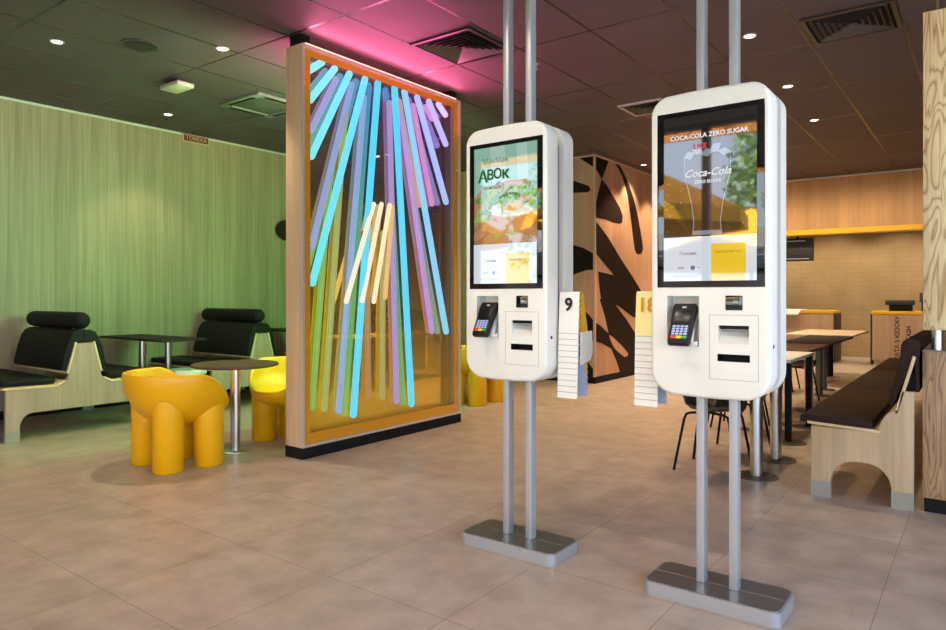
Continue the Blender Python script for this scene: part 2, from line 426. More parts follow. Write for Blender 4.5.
# ------------------------------------------------------------------ ceiling fittings
LAMP = emit('warm_lamp', (1, .86, .66, 1), 14)
RING = plain('lamp_ring', srgb(190, 184, 176), .4)
spots = [(-6.13, 2.47, 'recessed downlight near the upper left corner of the photo'),
         (-5.18, 3.38, 'recessed downlight between round speaker and glowing glass cabinet'),
         (-7.56, 4.23, 'recessed downlight near the red sign on the green wall'),
         (-1.52, 5.76, 'recessed downlight nearest the right kiosk, beside the slatted vent'),
         (-1.58, 7.37, 'second recessed downlight back from the right kiosk'),
         (-1.63, 8.98, 'third and farthest recessed downlight right of the right kiosk'),
         (-4.37, 10.4, 'recessed downlight above the patterned wood wall')]
dl = None
for x, y, lab in spots:
    if dl is None:
        dl = thing('ceiling_downlight', lab, 'ceiling light', (x, y, H-.008), 'recessed ceiling downlights')
        bm = BM(); lathe(bm, [(.040, H), (.055, H), (.055, H-.006), (.048, H-.010), (.040, H-.004)], (x, y), 28); part('ring', bm, RING, dl)
        bm = BM(); lathe(bm, [(0, H-.004), (.039, H-.004), (.039, H)], (x, y), 28); part('diffuser', bm, LAMP, dl)
    else: copy_tree(dl, (x, y, H-.008), lab)

VENT = plain('dark_vent_metal', srgb(52, 48, 48), .35, .3)
VENTL = plain('vent_blade', srgb(104, 96, 94), .3, .5)
def vent(x, y, w, d, lab, frame=VENT, n=6):
    t = thing('ceiling_vent', lab, 'ceiling vent', (x, y, H-.02), 'square ceiling vents')
    bm = BM()
    for a in ((x-w/2, x+w/2, y-d/2, y-d/2+.03), (x-w/2, x+w/2, y+d/2-.03, y+d/2), (x-w/2, x-w/2+.03, y-d/2+.03, y+d/2-.03), (x+w/2-.03, x+w/2, y-d/2+.03, y+d/2-.03)):
        box(bm, *a, H-.02, H)
    part('frame', bm, frame, t)
    for k in range(n):
        s0 = 1-(k+.5)/(n+.4); s1 = s0-.07
        bm = BM()
        hw, hd = w/2-.03, d/2-.03
        O = [(-hw*s0, -hd*s0), (hw*s0, -hd*s0), (hw*s0, hd*s0), (-hw*s0, hd*s0)]
        I = [(-hw*s1, -hd*s1), (hw*s1, -hd*s1), (hw*s1, hd*s1), (-hw*s1, hd*s1)]
        vo = [bm.verts.new((x+a, y+b, H-.022)) for a, b in O]; vi = [bm.verts.new((x+a, y+b, H-.003)) for a, b in I]
        vo2 = [bm.verts.new((x+a, y+b, H-.019)) for a, b in O]; vi2 = [bm.verts.new((x+a, y+b, H)) for a, b in I]
        for i in range(4):
            j = (i+1) % 4
            bm.faces.new((vo[i], vo[j], vi[j], vi[i])); bm.faces.new((vo2[i], vo2[j], vi2[j], vi2[i]))
            bm.faces.new((vo[i], vo[j], vo2[j], vo2[i])); bm.faces.new((vi[i], vi[j], vi2[j], vi2[i]))
        part('vent_ring', bm, VENTL, t, smooth=0)
    bm = BM(); box(bm, x-w/2+.03, x+w/2-.03, y-d/2+.03, y+d/2-.03, H-.0025, H-.001); part('backing', bm, BLACK, t, smooth=0)
    return t
vent(-3.52, 4.56, .62, .64, 'square slatted ceiling vent right of the glowing glass cabinet')
vent(-.82, 5.95, .62, .62, 'square slatted ceiling vent in the upper right corner')
vent(-3.0, 7.25, .5, .5, 'small ceiling vent seen left of the right kiosk top', RING, 4)

# cassette air conditioner
t = thing('ceiling_air_conditioner', 'white framed ceiling air cassette above the green wall', 'air conditioner', (-6.33, 4.65, H-.03))
bm = BM()
for a in ((-6.69, -5.97, 4.31, 4.41), (-6.69, -5.97, 4.89, 4.99), (-6.69, -6.59, 4.41, 4.89), (-6.07, -5.97, 4.41, 4.89)): box(bm, *a, H-.03, H, .006)
part('frame', bm, plain('ac_white', srgb(128, 130, 124), .6), t)
bm = BM(); box(bm, -6.57, -6.09, 4.43, 4.87, H-.024, H-.002, .004); part('grille', bm, plain('ac_grille', srgb(92, 90, 88), .6), t)
for a in ((-6.55, -6.11, 4.34, 4.385), (-6.55, -6.11, 4.915, 4.96), (-6.665, -6.62, 4.43, 4.87), (-6.04, -5.995, 4.43, 4.87)):
    bm = BM(); box(bm, *a, H-.034, H-.02); part('air_slot', bm, BLACK, t, smooth=0)

t = thing('ceiling_speaker', 'dark round loudspeaker set in the ceiling at upper left', 'speaker', (-5.66, 2.92, H-.012))
bm = BM(); lathe(bm, [(.125, H), (.15, H), (.148, H-.012), (.125, H-.008)], (-5.66, 2.92), 40); part('rim', bm, plain('speaker_rim', srgb(66, 58, 56), .5), t)
bm = BM(); lathe(bm, [(0, H-.011), (.08, H-.010), (.125, H-.006), (.125, H)], (-5.66, 2.92), 40); part('grille', bm, plain('speaker_grille', srgb(48, 42, 41), .7), t)

t = thing('emergency_light', 'small white emergency light box hanging under the ceiling', 'emergency light', (-6.34, 3.64, H-.08))
bm = BM(); box(bm, -6.50, -6.18, 3.55, 3.73, H-.075, H-.03, .012, 3); part('housing', bm, plain('lamp_housing', srgb(214, 204, 188), .45), t)
bm = BM(); box(bm, -6.44, -6.24, 3.59, 3.69, H-.03, H, .004); part('mount', bm, plain('lamp_mount', srgb(80, 76, 72), .6), t)
t = thing('ceiling_sprinkler', 'tiny silver sprinkler head near the left kiosk poles', 'sprinkler', (-3.25, 5.31, H-.05))
bm = BM(); lathe(bm, [(0, H-.002), (.03, H-.002), (.03, H), ], (-3.25, 5.31), 20); part('flange', bm, STEEL, t)
bm = BM(); tube(bm, (-3.25, 5.31, H-.05), (-3.25, 5.31, H), .008); lathe(bm, [(0, H-.052), (.02, H-.052), (.02, H-.048), (0, H-.048)], (-3.25, 5.31), 20); part('nozzle', bm, STEEL, t)

# red sign at the wall top
t = thing('wall_sign', 'small red lettered sign at the top of the green wall', 'sign', (XL, 4.99, 3.295))
bm = BM(); box(bm, XL, XL+.03, 4.80, 5.18, 3.285, 3.395, .003); part('frame', bm, plain('sign_frame', srgb(205, 180, 130), .5), t)
bm = BM(); box(bm, XL+.028, XL+.034, 4.825, 5.165, 3.305, 3.38); part('panel', bm, plain('sign_red', srgb(110, 34, 24), .5), t, smooth=0)
part('lettering', text_bm('ТОМЕКА', .07, lambda u, v, w: (XL+.0345+w, 4.995+u, 3.342+v)), plain('sign_letters', srgb(226, 190, 160), .5), t, smooth=0)

# ------------------------------------------------------------------ glowing glass cabinet
cab = thing('light_tube_cabinet', 'tall wood framed glass cabinet with glowing coloured light tubes inside', 'display cabinet', (-4.43, 4.56, 0))
CX0, CX1, CY0, CY1, CZ0, CZ1 = -4.54, -4.335, 3.54, 5.585, .09, 3.31
CABW = wood('cabinet_side_wood', srgb(208, 176, 136), srgb(224, 196, 158), (26, 26, 1.0), .5)
CAPE = plain('pale_metal_edge', srgb(206, 194, 180), .35, .3)
GOLD = plain('amber_film_frame', srgb(224, 158, 34), .35, .1)
bm = BM(); box(bm, CX0, CX1-.012, CY0, CY0+.03, CZ0, CZ1, .003); part('side_panel', bm, CABW, cab)
bm = BM(); box(bm, CX0, CX1-.012, CY1-.03, CY1, CZ0, CZ1, .003); part('side_panel', bm, CABW, cab)
bm = BM(); box(bm, CX0, CX1-.012, CY0+.03, CY1-.03, CZ1-.03, CZ1); part('top_panel', bm, CABW, cab)
bm = BM(); box(bm, CX0, CX1-.012, CY0+.03, CY1-.03, CZ0, CZ0+.03); part('bottom_panel', bm, GOLD, cab)
bm = BM(); box(bm, CX0-.004, CX1+.004, CY0-.004, CY1+.004, 0, CZ0, .003); part('plinth', bm, BLACK, cab, 'black plinth')
bm = BM()
box(bm, CX1-.014, CX1+.002, CY0, CY0+.022, CZ0, CZ1); box(bm, CX1-.014, CX1+.002, CY1-.022, CY1, CZ0, CZ1)
box(bm, CX1-.014, CX1+.002, CY0+.022, CY1-.022, CZ1-.022, CZ1); box(bm, CX1-.014, CX1+.002, CY0+.022, CY1-.022, CZ0, CZ0+.022)
part('edge_frame', bm, CAPE, cab, 'pale metal front edge', 0)

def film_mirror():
    """amber dichroic film: a tinted mirror with its view-dependent sheen baked into a drift from yellow at the bottom to mauve at the top far corner"""
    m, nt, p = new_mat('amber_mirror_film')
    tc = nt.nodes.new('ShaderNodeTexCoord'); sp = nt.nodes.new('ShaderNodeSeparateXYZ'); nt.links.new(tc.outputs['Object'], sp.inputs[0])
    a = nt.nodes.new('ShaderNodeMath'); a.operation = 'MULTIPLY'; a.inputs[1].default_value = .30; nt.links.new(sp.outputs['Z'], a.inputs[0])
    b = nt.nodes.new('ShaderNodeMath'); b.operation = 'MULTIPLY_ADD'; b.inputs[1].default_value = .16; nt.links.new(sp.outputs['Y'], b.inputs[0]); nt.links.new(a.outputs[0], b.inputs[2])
    rp = nt.nodes.new('ShaderNodeValToRGB'); cr = rp.color_ramp  # view-dependent reflection colours painted in by position
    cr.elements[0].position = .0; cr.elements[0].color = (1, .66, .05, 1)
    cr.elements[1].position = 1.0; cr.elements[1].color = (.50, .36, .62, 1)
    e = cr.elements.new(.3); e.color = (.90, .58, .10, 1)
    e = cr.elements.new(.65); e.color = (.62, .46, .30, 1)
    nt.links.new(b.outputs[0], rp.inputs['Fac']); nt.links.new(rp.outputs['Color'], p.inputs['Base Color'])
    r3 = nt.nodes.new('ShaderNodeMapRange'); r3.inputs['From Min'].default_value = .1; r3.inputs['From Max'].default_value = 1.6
    r3.inputs['To Min'].default_value = .5; r3.inputs['To Max'].default_value = .86     # less metallic low down, adding the brightness of the golden floor reflection
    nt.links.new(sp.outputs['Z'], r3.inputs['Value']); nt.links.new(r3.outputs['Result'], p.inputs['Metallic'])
    p.inputs['Roughness'].default_value = .03
    return m
FILM = film_mirror()
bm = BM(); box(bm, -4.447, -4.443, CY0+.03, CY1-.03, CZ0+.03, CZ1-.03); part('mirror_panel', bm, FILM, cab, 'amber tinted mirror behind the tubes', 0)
# amber border inside the glass
bm = BM(); g0, g1, h0, h1 = CY0+.022, CY1-.022, CZ0+.022, CZ1-.022
for a in ((g0, g0+.07, h0, h1), (g1-.07, g1, h0, h1), (g0+.07, g1-.07, h0, h0+.085), (g0+.07, g1-.07, h1-.06, h1)):
    box(bm, CX1-.020, CX1-.014, *a)
part('glass_border', bm, GOLD, cab, 'amber border of the glass', 0)
for y0, y1 in ((CY0+.022, 4.583), (4.589, CY1-.022)):
    bm = BM(); box(bm, CX1-.011, CX1-.005, y0, y1, CZ0+.022, CZ1-.022); part('glass_pane', bm, GLASS, cab, smooth=0)
bm = BM(); box(bm, CX0+.004, CX0+.010, CY0+.03, CY1-.03, CZ0+.03, CZ1-.03); part('rear_glass_pane', bm, GLASS, cab, smooth=0)
FR = [(3.803, 3.246, 3.712, 3.159), (3.939, 3.235, 3.712, 2.926), (4.101, 3.238, 3.712, 2.474), (4.282, 3.243, 3.71, 1.447), (4.436, 3.248, 4.13, 0.243), (4.648, 3.257, 4.889, 0.24), (4.778, 3.254, 5.417, 0.908), (4.954, 3.241, 5.42, 2.228), (5.122, 3.235, 5.42, 2.818), (5.266, 3.238, 5.42, 3.12)]
FRC = [(.30, .88, 1), (.24, .86, 1), (.20, .84, 1), (.15, .80, 1), (.08, .70, 1), (.08, .68, 1), (.24, .64, 1.0), (.42, .52, 1.0), (.56, .50, 1.0), (.70, .60, 1.0)]
BK = [(3.979, 3.165, 3.74, 2.7), (4.152, 3.166, 3.729, 1.744), (4.296, 3.086, 3.99, 0.294), (4.75, 3.146, 5.23, 0.921), (4.614, 3.115, 4.715, 0.287), (4.07, 2.904, 3.836, 0.332), (3.901, 2.362, 3.716, 0.43), (4.736, 3.161, 5.034, 2.158), (4.938, 3.16, 5.236, 2.192), (5.105, 3.18, 5.25, 3.05), (4.333, 1.889, 4.345, 0.379), (4.535, 1.905, 4.522, 0.348)]
BKC = [(.45, .45, .85), (.36, .45, .85), (.32, .48, .85), (.62, .36, .85), (.50, .34, .75), (.42, .50, .12), (.28, .55, .08), (.75, .38, .22), (.85, .30, .75), (.85, .36, .80), (.50, .26, .08), (.48, .42, .12)]
WM = [(4.364, 2.138, 4.023, 1.232), (4.461, 2.149, 4.213, 1.239), (4.565, 2.151, 4.355, 1.229), (4.598, 2.136, 4.5, 1.264)]
def tubes(L, C, X, r, s, lab):
    for i, ((y0, z0, y1, z1), c) in enumerate(zip(L, C)):
        if y1 < 3.76:       # runs on behind the frame
            d = math.hypot(y1-y0, z1-z0); e = .12; y1, z1 = y1+(y1-y0)/d*e if y1+(y1-y0)/d*e > 3.62 else 3.62, z1+(z1-z0)/d*e*.6
        bm = BM(); capsule(bm, (X, y0, z0), (X, y1, z1), r)
        part('glow_rod', bm, emit('tube_%s_%d' % (lab, i), c+(1,), s), cab, lab)
tubes(FR, FRC, -4.385, .030, 1.05, 'cyan to lavender glowing tube')
tubes(BK, BKC, -4.418, .026, .8, 'tube reflection built as a dimmer glowing rod')  # reflections of the tubes, built as emissive rods
tubes(WM, [(1, .84, .58), (1, .82, .55), (1, .80, .50), (.75, .46, .14)], -4.362, .021, 1.1, 'short warm white glowing rod')  # short warm emissive rods set in front of the tubes
# tubes facing the green wall
RG = [(.85, .55, .10), (.55, .65, .10), (.03, .8, .55), (.30, .85, .10), (.50, .75, .06), (.04, .85, .45), (.3, .9, .08), (.04, .75, .55)]
bmy = [3.75+.24*i for i in range(8)]
for i, (y, c) in enumerate(zip(bmy, RG)):
    bm = BM(); capsule(bm, (-4.492, y+.08*math.sin(i), 2.75), (-4.492, y+.2*math.cos(i*1.7), 1.45), .030)
    part('glow_rod', bm, emit('tube_rear_%d' % i, c+(1,), 14.0 if i < 2 else 78.0), cab, 'green glowing tube facing the green wall')
bm = BM(); box(bm, -4.37, -4.352, CY0+.05, CY1-.05, CZ1, CZ1+.018); part('light_strip', bm, emit('pink_strip', (1, .42, .34, 1), 3.0), cab, 'glowing strip along the cabinet top', 0)
bm = BM(); box(bm, -4.53, -4.512, CY0+.05, CY1-.05, CZ1, CZ1+.018); part('light_strip', bm, emit('pink_strip_b', (1, .08, .30, 1), 3.0), cab, 'glowing strip along the cabinet top', 0)
for y in (CY0+.06, CY1-.06):
    bm = BM(); box(bm, -4.5, -4.38, y-.05, y+.05, CZ1, H); part('ceiling_bracket', bm, BLACK, cab, 'black bracket', 0)

# ------------------------------------------------------------------ self-order kiosks
def outline(x0, x1, z0, z1, rt, rb, bow=.010, n=10):
    pts = []
    cs = [(x1-rb, z0+rb, rb, -90), (x1-rt, z1-rt, rt, 0), (x0+rt, z1-rt, rt, 90), (x0+rb, z0+rb, rb, 180)]
    cx, hw = (x0+x1)/2, (x1-x0)/2
    for i, (a, b, r, s) in enumerate(cs):
        for k in range(n+1):
            t = math.radians(s+90*k/n)
            px, pz = a+r*math.cos(t), b+r*math.sin(t)
            pts.append((px, pz))
        if i in (1, 3):   # run of points along top / bottom edge
            p0 = pts[-1]; nx = (x0+rt, z1) if i == 1 else (x1-rb, z0)
            for k in range(1, 8): pts.append((p0[0]+(nx[0]-p0[0])*k/8, p0[1]+(nx[1]-p0[1])*k/8))
    out = []
    for x, z in pts:
        f = 1-((x-cx)/hw)**2
        d = bow*max(0, f)
        out.append((x, z+d if z > (z0+z1)/2 else z-d))
    return out

def shell(bm, x0, x1, z0, z1, yf, yb, holes=(), er=.015, mi=0):
    """rounded slab; front at yf, back at yb; front edge rounded"""
    sgn = 1 if yb > yf else -1
    loops = []
    st = [(er*(1-math.sin(a)), er*(1-math.cos(a))) for a in [PI/2*k/5 for k in range(6)]]
    for ins, dy in st:
        loops.append(([(x, z) for x, z in outline(x0+ins, x1-ins, z0+ins, z1-ins, .075-ins, .10-ins)], yf+sgn*dy))
    loops.append((outline(x0, x1, z0, z1, .075, .10), yb))
    b2 = bmesh.new(); R = []
    for L, y in loops: R.append([b2.verts.new((x, y, z)) for x, z in L])
    n = len(R[0])
    for a, b in zip(R, R[1:]):
        for i in range(n): b2.faces.new((a[i], a[(i+1) % n], b[(i+1) % n], b[i]))
    b2.faces.new(R[-1])
    b2.edges.ensure_lookup_table()
    es = [b2.edges.get((R[0][i], R[0][(i+1) % n])) for i in range(n)]
    for hx0, hx1, hz0, hz1 in holes:
        hv = [b2.verts.new((x, yf, z)) for x, z in ((hx0, hz0), (hx1, hz0), (hx1, hz1), (hx0, hz1))]
        es += [b2.edges.new((hv[i], hv[(i+1) % 4])) for i in range(4)]
    if holes: bmesh.ops.triangle_fill(b2, use_beauty=True, use_dissolve=False, edges=es)
    else: b2.faces.new(R[0])
    merge(bm, b2, mi)

def pocket(bm, x0, x1, z0, z1, yf, yb, slope=0.0, mi=0):
    """inside of a recess; slope lifts the front of its floor"""
    b2 = bmesh.new()
    F = [b2.verts.new((x, yf, z)) for x, z in ((x0, z0), (x1, z0), (x1, z1), (x0, z1))]
    B = [b2.verts.new((x, yb, z)) for x, z in ((x0, z0+slope), (x1, z0+slope), (x1, z1), (x0, z1))]
    for i in range(4): b2.faces.new((F[i], F[(i+1) % 4], B[(i+1) % 4], B[i]))
    b2.faces.new(B)
    merge(bm, b2, mi)

def quad_xz(bm, x0, x1, z0, z1, y, mi=0):
    f = bm.faces.new([bm.verts.new(p) for p in ((x0, y, z0), (x1, y, z0), (x1, y, z1), (x0, y, z1))]); f.material_index = mi

def poly_xz(bm, pts, y, mi=0):
    b2 = bmesh.new(); f = b2.faces.new([b2.verts.new((p[0], y, p[1])) for p in pts])
    b2.normal_update(); bmesh.ops.triangulate(b2, faces=[f])
    for f in b2.faces: f.material_index = mi
    merge(bm, b2, 0)

def blob(cx, cz, rx, rz, n=26, wob=0.0, seed=0, rot=0.0):
    R = random.Random(seed); out = []
    for k in range(n):
        t = 2*PI*k/n; w = 1+wob*R.uniform(-1, 1)
        a, b = rx*w*math.cos(t), rz*w*math.sin(t)
        out.append((cx+a*math.cos(rot)-b*math.sin(rot), cz+a*math.sin(rot)+b*math.cos(rot)))
    return out

YK = 2.85
def kiosk(cx, label, kind):
    t = thing('self_order_kiosk', label, 'kiosk', (cx, 2.985, 0))
    hw = .246
    x0, x1 = cx-hw-.004, cx+hw-.004
    # floor plate
    bm = BM(); pts = [(p[0], p[1]) for p in outline(cx-.290, cx+.276, 2.848, 3.125, .04, .04, 0)]
    prism(bm, pts, 'xy', 0, .056, bev=.006); o = part('base_plate', bm, ALU_SIDE, t, 'silver floor plate')
    bm = BM(); prism(bm, [(p[0], p[1]) for p in outline(cx-.281, cx+.267, 2.857, 3.116, .035, .035, 0)], 'xy', .0555, .060, bev=.002); part('plate_cover', bm, ALU_TOP, o, 'dark steel top')
    bm = BM(); box(bm, cx-.281, cx+.267, 2.9905, 2.9925, .0598, .0606); part('cover_seam', bm, STEEL, o, smooth=0)
    for dx in (-.072, .066):
        bm = BM(); box(bm, cx+dx-.0175, cx+dx+.0175, 2.963, 3.013, .0604, H, .003); part('pole', bm, ALU, t)
    # body
    niche = (cx-.176, cx-.040, 1.090, 1.300); slot = (cx+.040, cx+.160, 1.105, 1.180); chute = (cx+.036, cx+.164, 1.033, 1.063)
    bm = BM(); shell(bm, x0, x1, .885, 2.152, YK, YK+.108, (niche, slot, chute)); fs = part('front_shell', bm, WHITE_SHELL, t, 'white front housing')
    bm = BM(); shell(bm, x0, x1, .885, 2.152, 3.125, 3.017); rs = part('rear_shell', bm, WHITE_SHELL, t, 'white rear housing')
    bm = BM(); shell(bm, x0+.03, x1-.03, .915, 2.122, 2.955, 3.02, er=.002); part('spine', bm, plain('gap_shade_black', srgb(16, 18, 20), .6, ior=1.2), t, 'black core standing for the shade between the housings')  # the gap's shade is put into the core's near-black colour
    bm = BM(); box(bm, x0+.03, x1-.03, 3.1245, 3.127, 1.335, 2.08, .001); part('rear_screen', bm, BLACK_GLASS, t, 'black rear screen')
    bm = BM(); pocket(bm, *niche, YK, YK+.075, .0); part('terminal_niche', bm, WHITE_IN, fs, smooth=0)
    bm = BM(); pocket(bm, *slot, YK, YK+.05, .055); box(bm, slot[0]+.006, slot[1]-.002, YK+.004, YK+.05, 1.165, 1.1795, mi=1)
    part('receipt_slot', bm, [WHITE_IN, BLACK], fs, smooth=0)
    bm = BM(); pocket(bm, *chute, YK, YK+.06); part('ticket_chute', bm, BLACK, fs, 'black slot', 0)
    bm = BM(); a, b, c, d, w = cx+.003, cx+.197, .958, 1.223, .0016
    for q in ((a, b, c, c+w), (a, b, d-w, d), (a, a+w, c, d), (b-w, b, c, d)): box(bm, q[0], q[1], YK-.0006, YK+.001, q[2], q[3])
    part('service_door', bm, plain('seam_grey', srgb(150, 150, 146), .6), fs, 'thin seam of the service door', 0)
    bm = BM(); box(bm, cx+.068, cx+.136, YK-.004, YK+.004, 1.242, 1.302, .004); sc = part('code_scanner', bm, BLACK_GLASS, t, 'black scanner window')
    bm = BM(); box(bm, cx+.098, cx+.118, YK-.0046, YK-.003, 1.270, 1.279); part('scanner_lens', bm, plain('lens_grey', srgb(150, 150, 160), .2), sc, smooth=0)
    bm = BM(); tube(bm, (x1-.002, YK+.045, 1.098), (x1+.002, YK+.045, 1.098), .008, n=16); part('side_lock', bm, BLACK, t, 'small black lock')
    # cradle that carries the card terminal
    bm = BM(); b2 = BM(); box(b2, -.036, .036, -.005, .02, -.075, .05, .006)
    merge(bm, b2, 0, Matrix.Translation((cx-.098, YK+.012, 1.165)) @ Matrix.Rotation(math.radians(-30), 4, 'X'))
    box(bm, cx-.085, cx-.046, YK-.03, YK+.06, 1.092, 1.11, .004)
    part('terminal_cradle', bm, WHITE_IN, fs)
    # screen
    s0, s1, zb, zt = cx-.219, cx+.221, 1.336, 2.079
    bm = BM(); box(bm, s0, s1, YK-.003, YK+.004, zb, zt, .0015); scr = part('screen', bm, BLACK_GLASS, t, 'black glass touch screen')
    d0, d1, e0, e1 = s0+.030, s1-.030, zb+.027, zt-.022
    yy = [YK-.0034]
    def Y():
        yy[0] -= .00012; return yy[0]
    bm = BM()
    if kind == 'burger':
        M_ = [screen_mat('ui_mint', (.27, .50, .38, 1), .85), screen_mat('ui_mint_light', (.40, .58, .50, 1), .85), screen_mat('ui_bun', (.34, .13, .03, 1), .9), screen_mat('ui_bun_light', (.50, .23, .07, 1), .9),
              screen_mat('ui_leaf', (.07, .22, .02, 1), .9), screen_mat('ui_leaf_light', (.22, .42, .06, 1), .9), screen_mat('ui_egg', (.72, .70, .58, 1), .9), screen_mat('ui_yolk', (.72, .34, .05, 1), .9),
              screen_mat('ui_onion', (.62, .18, .20, 1), .9), screen_mat('ui_hand', (.42, .19, .10, 1), .9), screen_mat('ui_brown', (.30, .16, .07, 1), .9)]
        split = e0+.20
        quad_xz(bm, d0, d1, split, e1, Y(), 0)
        poly_xz(bm, [(d0+.10, e1), (d0+.19, e1), (d0+.21, split), (d0+.14, split)], Y(), 1)
        poly_xz(bm, [(d0+.26, e1), (d1-.06, e1), (d1-.03, split), (d0+.28, split)], Y(), 1)
        poly_xz(bm, [(d0, split+.14), (d0+.1, split+.16), (d1, split+.13), (d1, split), (d0, split)], Y(), 10)
        clip = lambda P: [(min(max(x, d0), d1), max(z, split)) for x, z in P]
        R = random.Random(5)
        def leafy(n, u0, u1, v0, v1, r0, r1, mats):
            for k in range(n):
                t = R.random(); u = u0+(u1-u0)*t; v = v0+(v1-v0)*R.random()
                yq = Y() if k % 6 == 0 else yy[0]
                poly_xz(bm, clip(blob(cx+u, split+v, R.uniform(r0, r1), R.uniform(r0, r1)*.7, 9, .45, k, R.uniform(0, 3))), yq-.00001*k/n, R.choice(mats))
        poly_xz(bm, clip(blob(cx-.16, split+.185, .055, .12, 26, .05, 2, -.55)), Y(), 9)      # hand at the left
        poly_xz(bm, clip(blob(cx+.01, split+.272, .150, .040, 30, .03, 3, .12)), Y(), 2)      # top bun
        poly_xz(bm, clip(blob(cx+.0, split+.285, .11, .018, 24, .06, 4, .12)), Y(), 3)
        poly_xz(bm, clip(blob(cx+.02, split+.105, .165, .085, 30, .02, 11, -.03)), Y(), 2)    # bottom bun
        poly_xz(bm, clip(blob(cx+.02, split+.095, .145, .062, 30, .02, 12, -.03)), Y(), 3)
        poly_xz(bm, clip(blob(cx+.02, split+.165, .155, .030, 26, .08, 9, -.05)), Y(), 6)     # egg
        poly_xz(bm, clip(blob(cx+.03, split+.185, .075, .022, 22, .05, 10, -.06)), Y(), 7)
        leafy(46, -.16, .19, .195, .262, .014, .034, (4, 4, 5))
        poly_xz(bm, clip(blob(cx+.10, split+.222, .072, .017, 22, .08, 8, -.12)), Y(), 8)     # red onion
        leafy(40, -.10, .19, .225, .285, .010, .022, (4, 5, 5))
        leafy(14, -.17, -.09, .12, .22, .012, .026, (4, 5))
        for k, (u, v, r) in enumerate(((-.15, .055, .5), (-.075, .03, .15), (.0, .022, .05), (.09, .024, -.1), (.165, .05, -.5))):
            poly_xz(bm, clip(blob(cx+u, split+v, .052, .024, 22, .03, 20+k, r)), Y(), 9)
        for u in (-.045, .04): poly_xz(bm, clip(blob(cx+u, split+.038, .018, .010, 12, .2, 40, .3)), Y(), 5)
        for k in range(40): poly_xz(bm, clip(blob(cx+R.uniform(-.1, .13), split+R.uniform(.06, .14), .0016, .0012, 6)), yy[0]-.00004, 10)
    else:
        M_ = [screen_mat('ui_black', (.012, .011, .010, 1), 1), screen_mat('ui_drop', (.25, .22, .20, 1), .5), screen_mat('ui_ice', (.32, .34, .36, 1), .7), screen_mat('ui_cola', (.05, .025, .015, 1), 1)]
        split = e0+.185
        quad_xz(bm, d0, d1, split, e1, Y(), 0)
        R = random.Random(9)
        for k in range(60):
            r = R.uniform(.001, .0028); u = R.uniform(d0+.01, d1-.01); v = R.uniform(split+.01, split+.23)
            poly_xz(bm, blob(u, v, r, r*1.2, 8), Y() if k % 10 == 0 else yy[0], 1)
        gx = cx-.005
        prof = [(.062, 0), (.056, .05), (.066, .13), (.092, .24), (.097, .30), (.094, .33)]
        gb = split+.006
        poly_xz(bm, [(gx-r+.006, gb+z) for r, z in prof]+[(gx+r-.006, gb+z) for r, z in prof[::-1]], Y(), 3)
        Lp = [(gx-r, gb+z) for r, z in prof]; Rp = [(gx+r, gb+z) for r, z in prof]
        y = Y()
        for A in (Lp, Rp):
            s = 1 if A is Lp else -1
            for p, q in zip(A, A[1:]): poly_xz(bm, [p, (p[0]+s*.004, p[1]), (q[0]+s*.004, q[1]), q], y, 2)
        y = Y()
        for u, v, r in ((-.075, .335, .3), (-.04, .35, -.4), (0, .338, .2), (.035, .355, .6), (.07, .335, -.2)):
            poly_xz(bm, blob(gx+u, gb+v, .030, .018, 4, .2, int(u*1000), r), Y(), 2)
        poly_xz(bm, [(gx-.062, gb), (gx+.062, gb), (gx+.060, gb+.018), (gx-.060, gb+.018)], Y(), 2)
    part('display_image', bm, M_, scr, 'advert with a burger' if kind == 'burger' else 'dark advert with a soft drink glass', 0)
    bm = BM(); quad_xz(bm, d0, d1, e0, split, Y()); part('footer_panel', bm, screen_mat('ui_white', (.66, .72, .82, 1), .9), scr, 'white panel at the screen bottom', 0)
    bm = BM(); quad_xz(bm, d0+.20, d1-.042, e0, e0+.152, Y()); part('yellow_card', bm, screen_mat('ui_yellow', (.80, .54, .02, 1), .9), scr, 'yellow card', 0)
    yt = Y()-.0002
    F = lambda u0, v0: (lambda u, v, w: (u0+u, yt-abs(w)*.2, v0+v))
    dark = screen_mat('ui_dark_text', (.05, .05, .06, 1), .8)
    bm = text_bm('Головна', .018, F(d0+.105, e0+.115)); part('footer_text', bm, dark, scr, smooth=0)
    bm = text_bm('Замовляй тут', .0165, F(d0+.27, e0+.118)); part('card_text', bm, screen_mat('ui_card_text', (.35, .22, .02, 1), .8), scr, smooth=0)
    bm = BM(); quad_xz(bm, d0+.06, d0+.09, e0+.056, e0+.059, yt); quad_xz(bm, d0+.06, d0+.085, e0+.050, e0+.053, yt)
    poly_xz(bm, blob(d0+.125, e0+.055, .010, .010, 16), yt); quad_xz(bm, d0+.145, d0+.155, e0+.054, e0+.057, yt)
    quad_xz(bm, d0+.04, d0+.165, e0+.0245, e0+.0265, yt); quad_xz(bm, d0+.04, d0+.15, e0+.018, e0+.020, yt)
    part('footer_icons', bm, screen_mat('ui_icon_blue', (.12, .20, .42, 1), .8), scr, smooth=0)
    if kind == 'burger':
        gr = screen_mat('ui_green_text', (.015, .10, .02, 1), .8); gr2 = screen_mat('ui_soft_text', (.10, .22, .16, 1), .8)
        bm = text_bm('МакМак', .040, F(d0+.135, e1-.072)); part('small_heading', bm, gr2, scr, smooth=0)
        bm = text_bm('А', .088, F(d0+.058, e1-.150), .0016)
        merge(bm, text_bm('В', .070, F(d0+.104, e1-.144), .0014)); merge(bm, text_bm('О', .070, F(d0+.149, e1-.142), .0014))
        merge(bm, text_bm('к', .080, F(d0+.196, e1-.142), .0016)); poly_xz(bm, blob(d0+.176, e1-.146, .014, .011, 14), yt)
        poly_xz(bm, blob(d0+.15, e1-.186, .016, .006, 12, 0, 0, .5), yt)
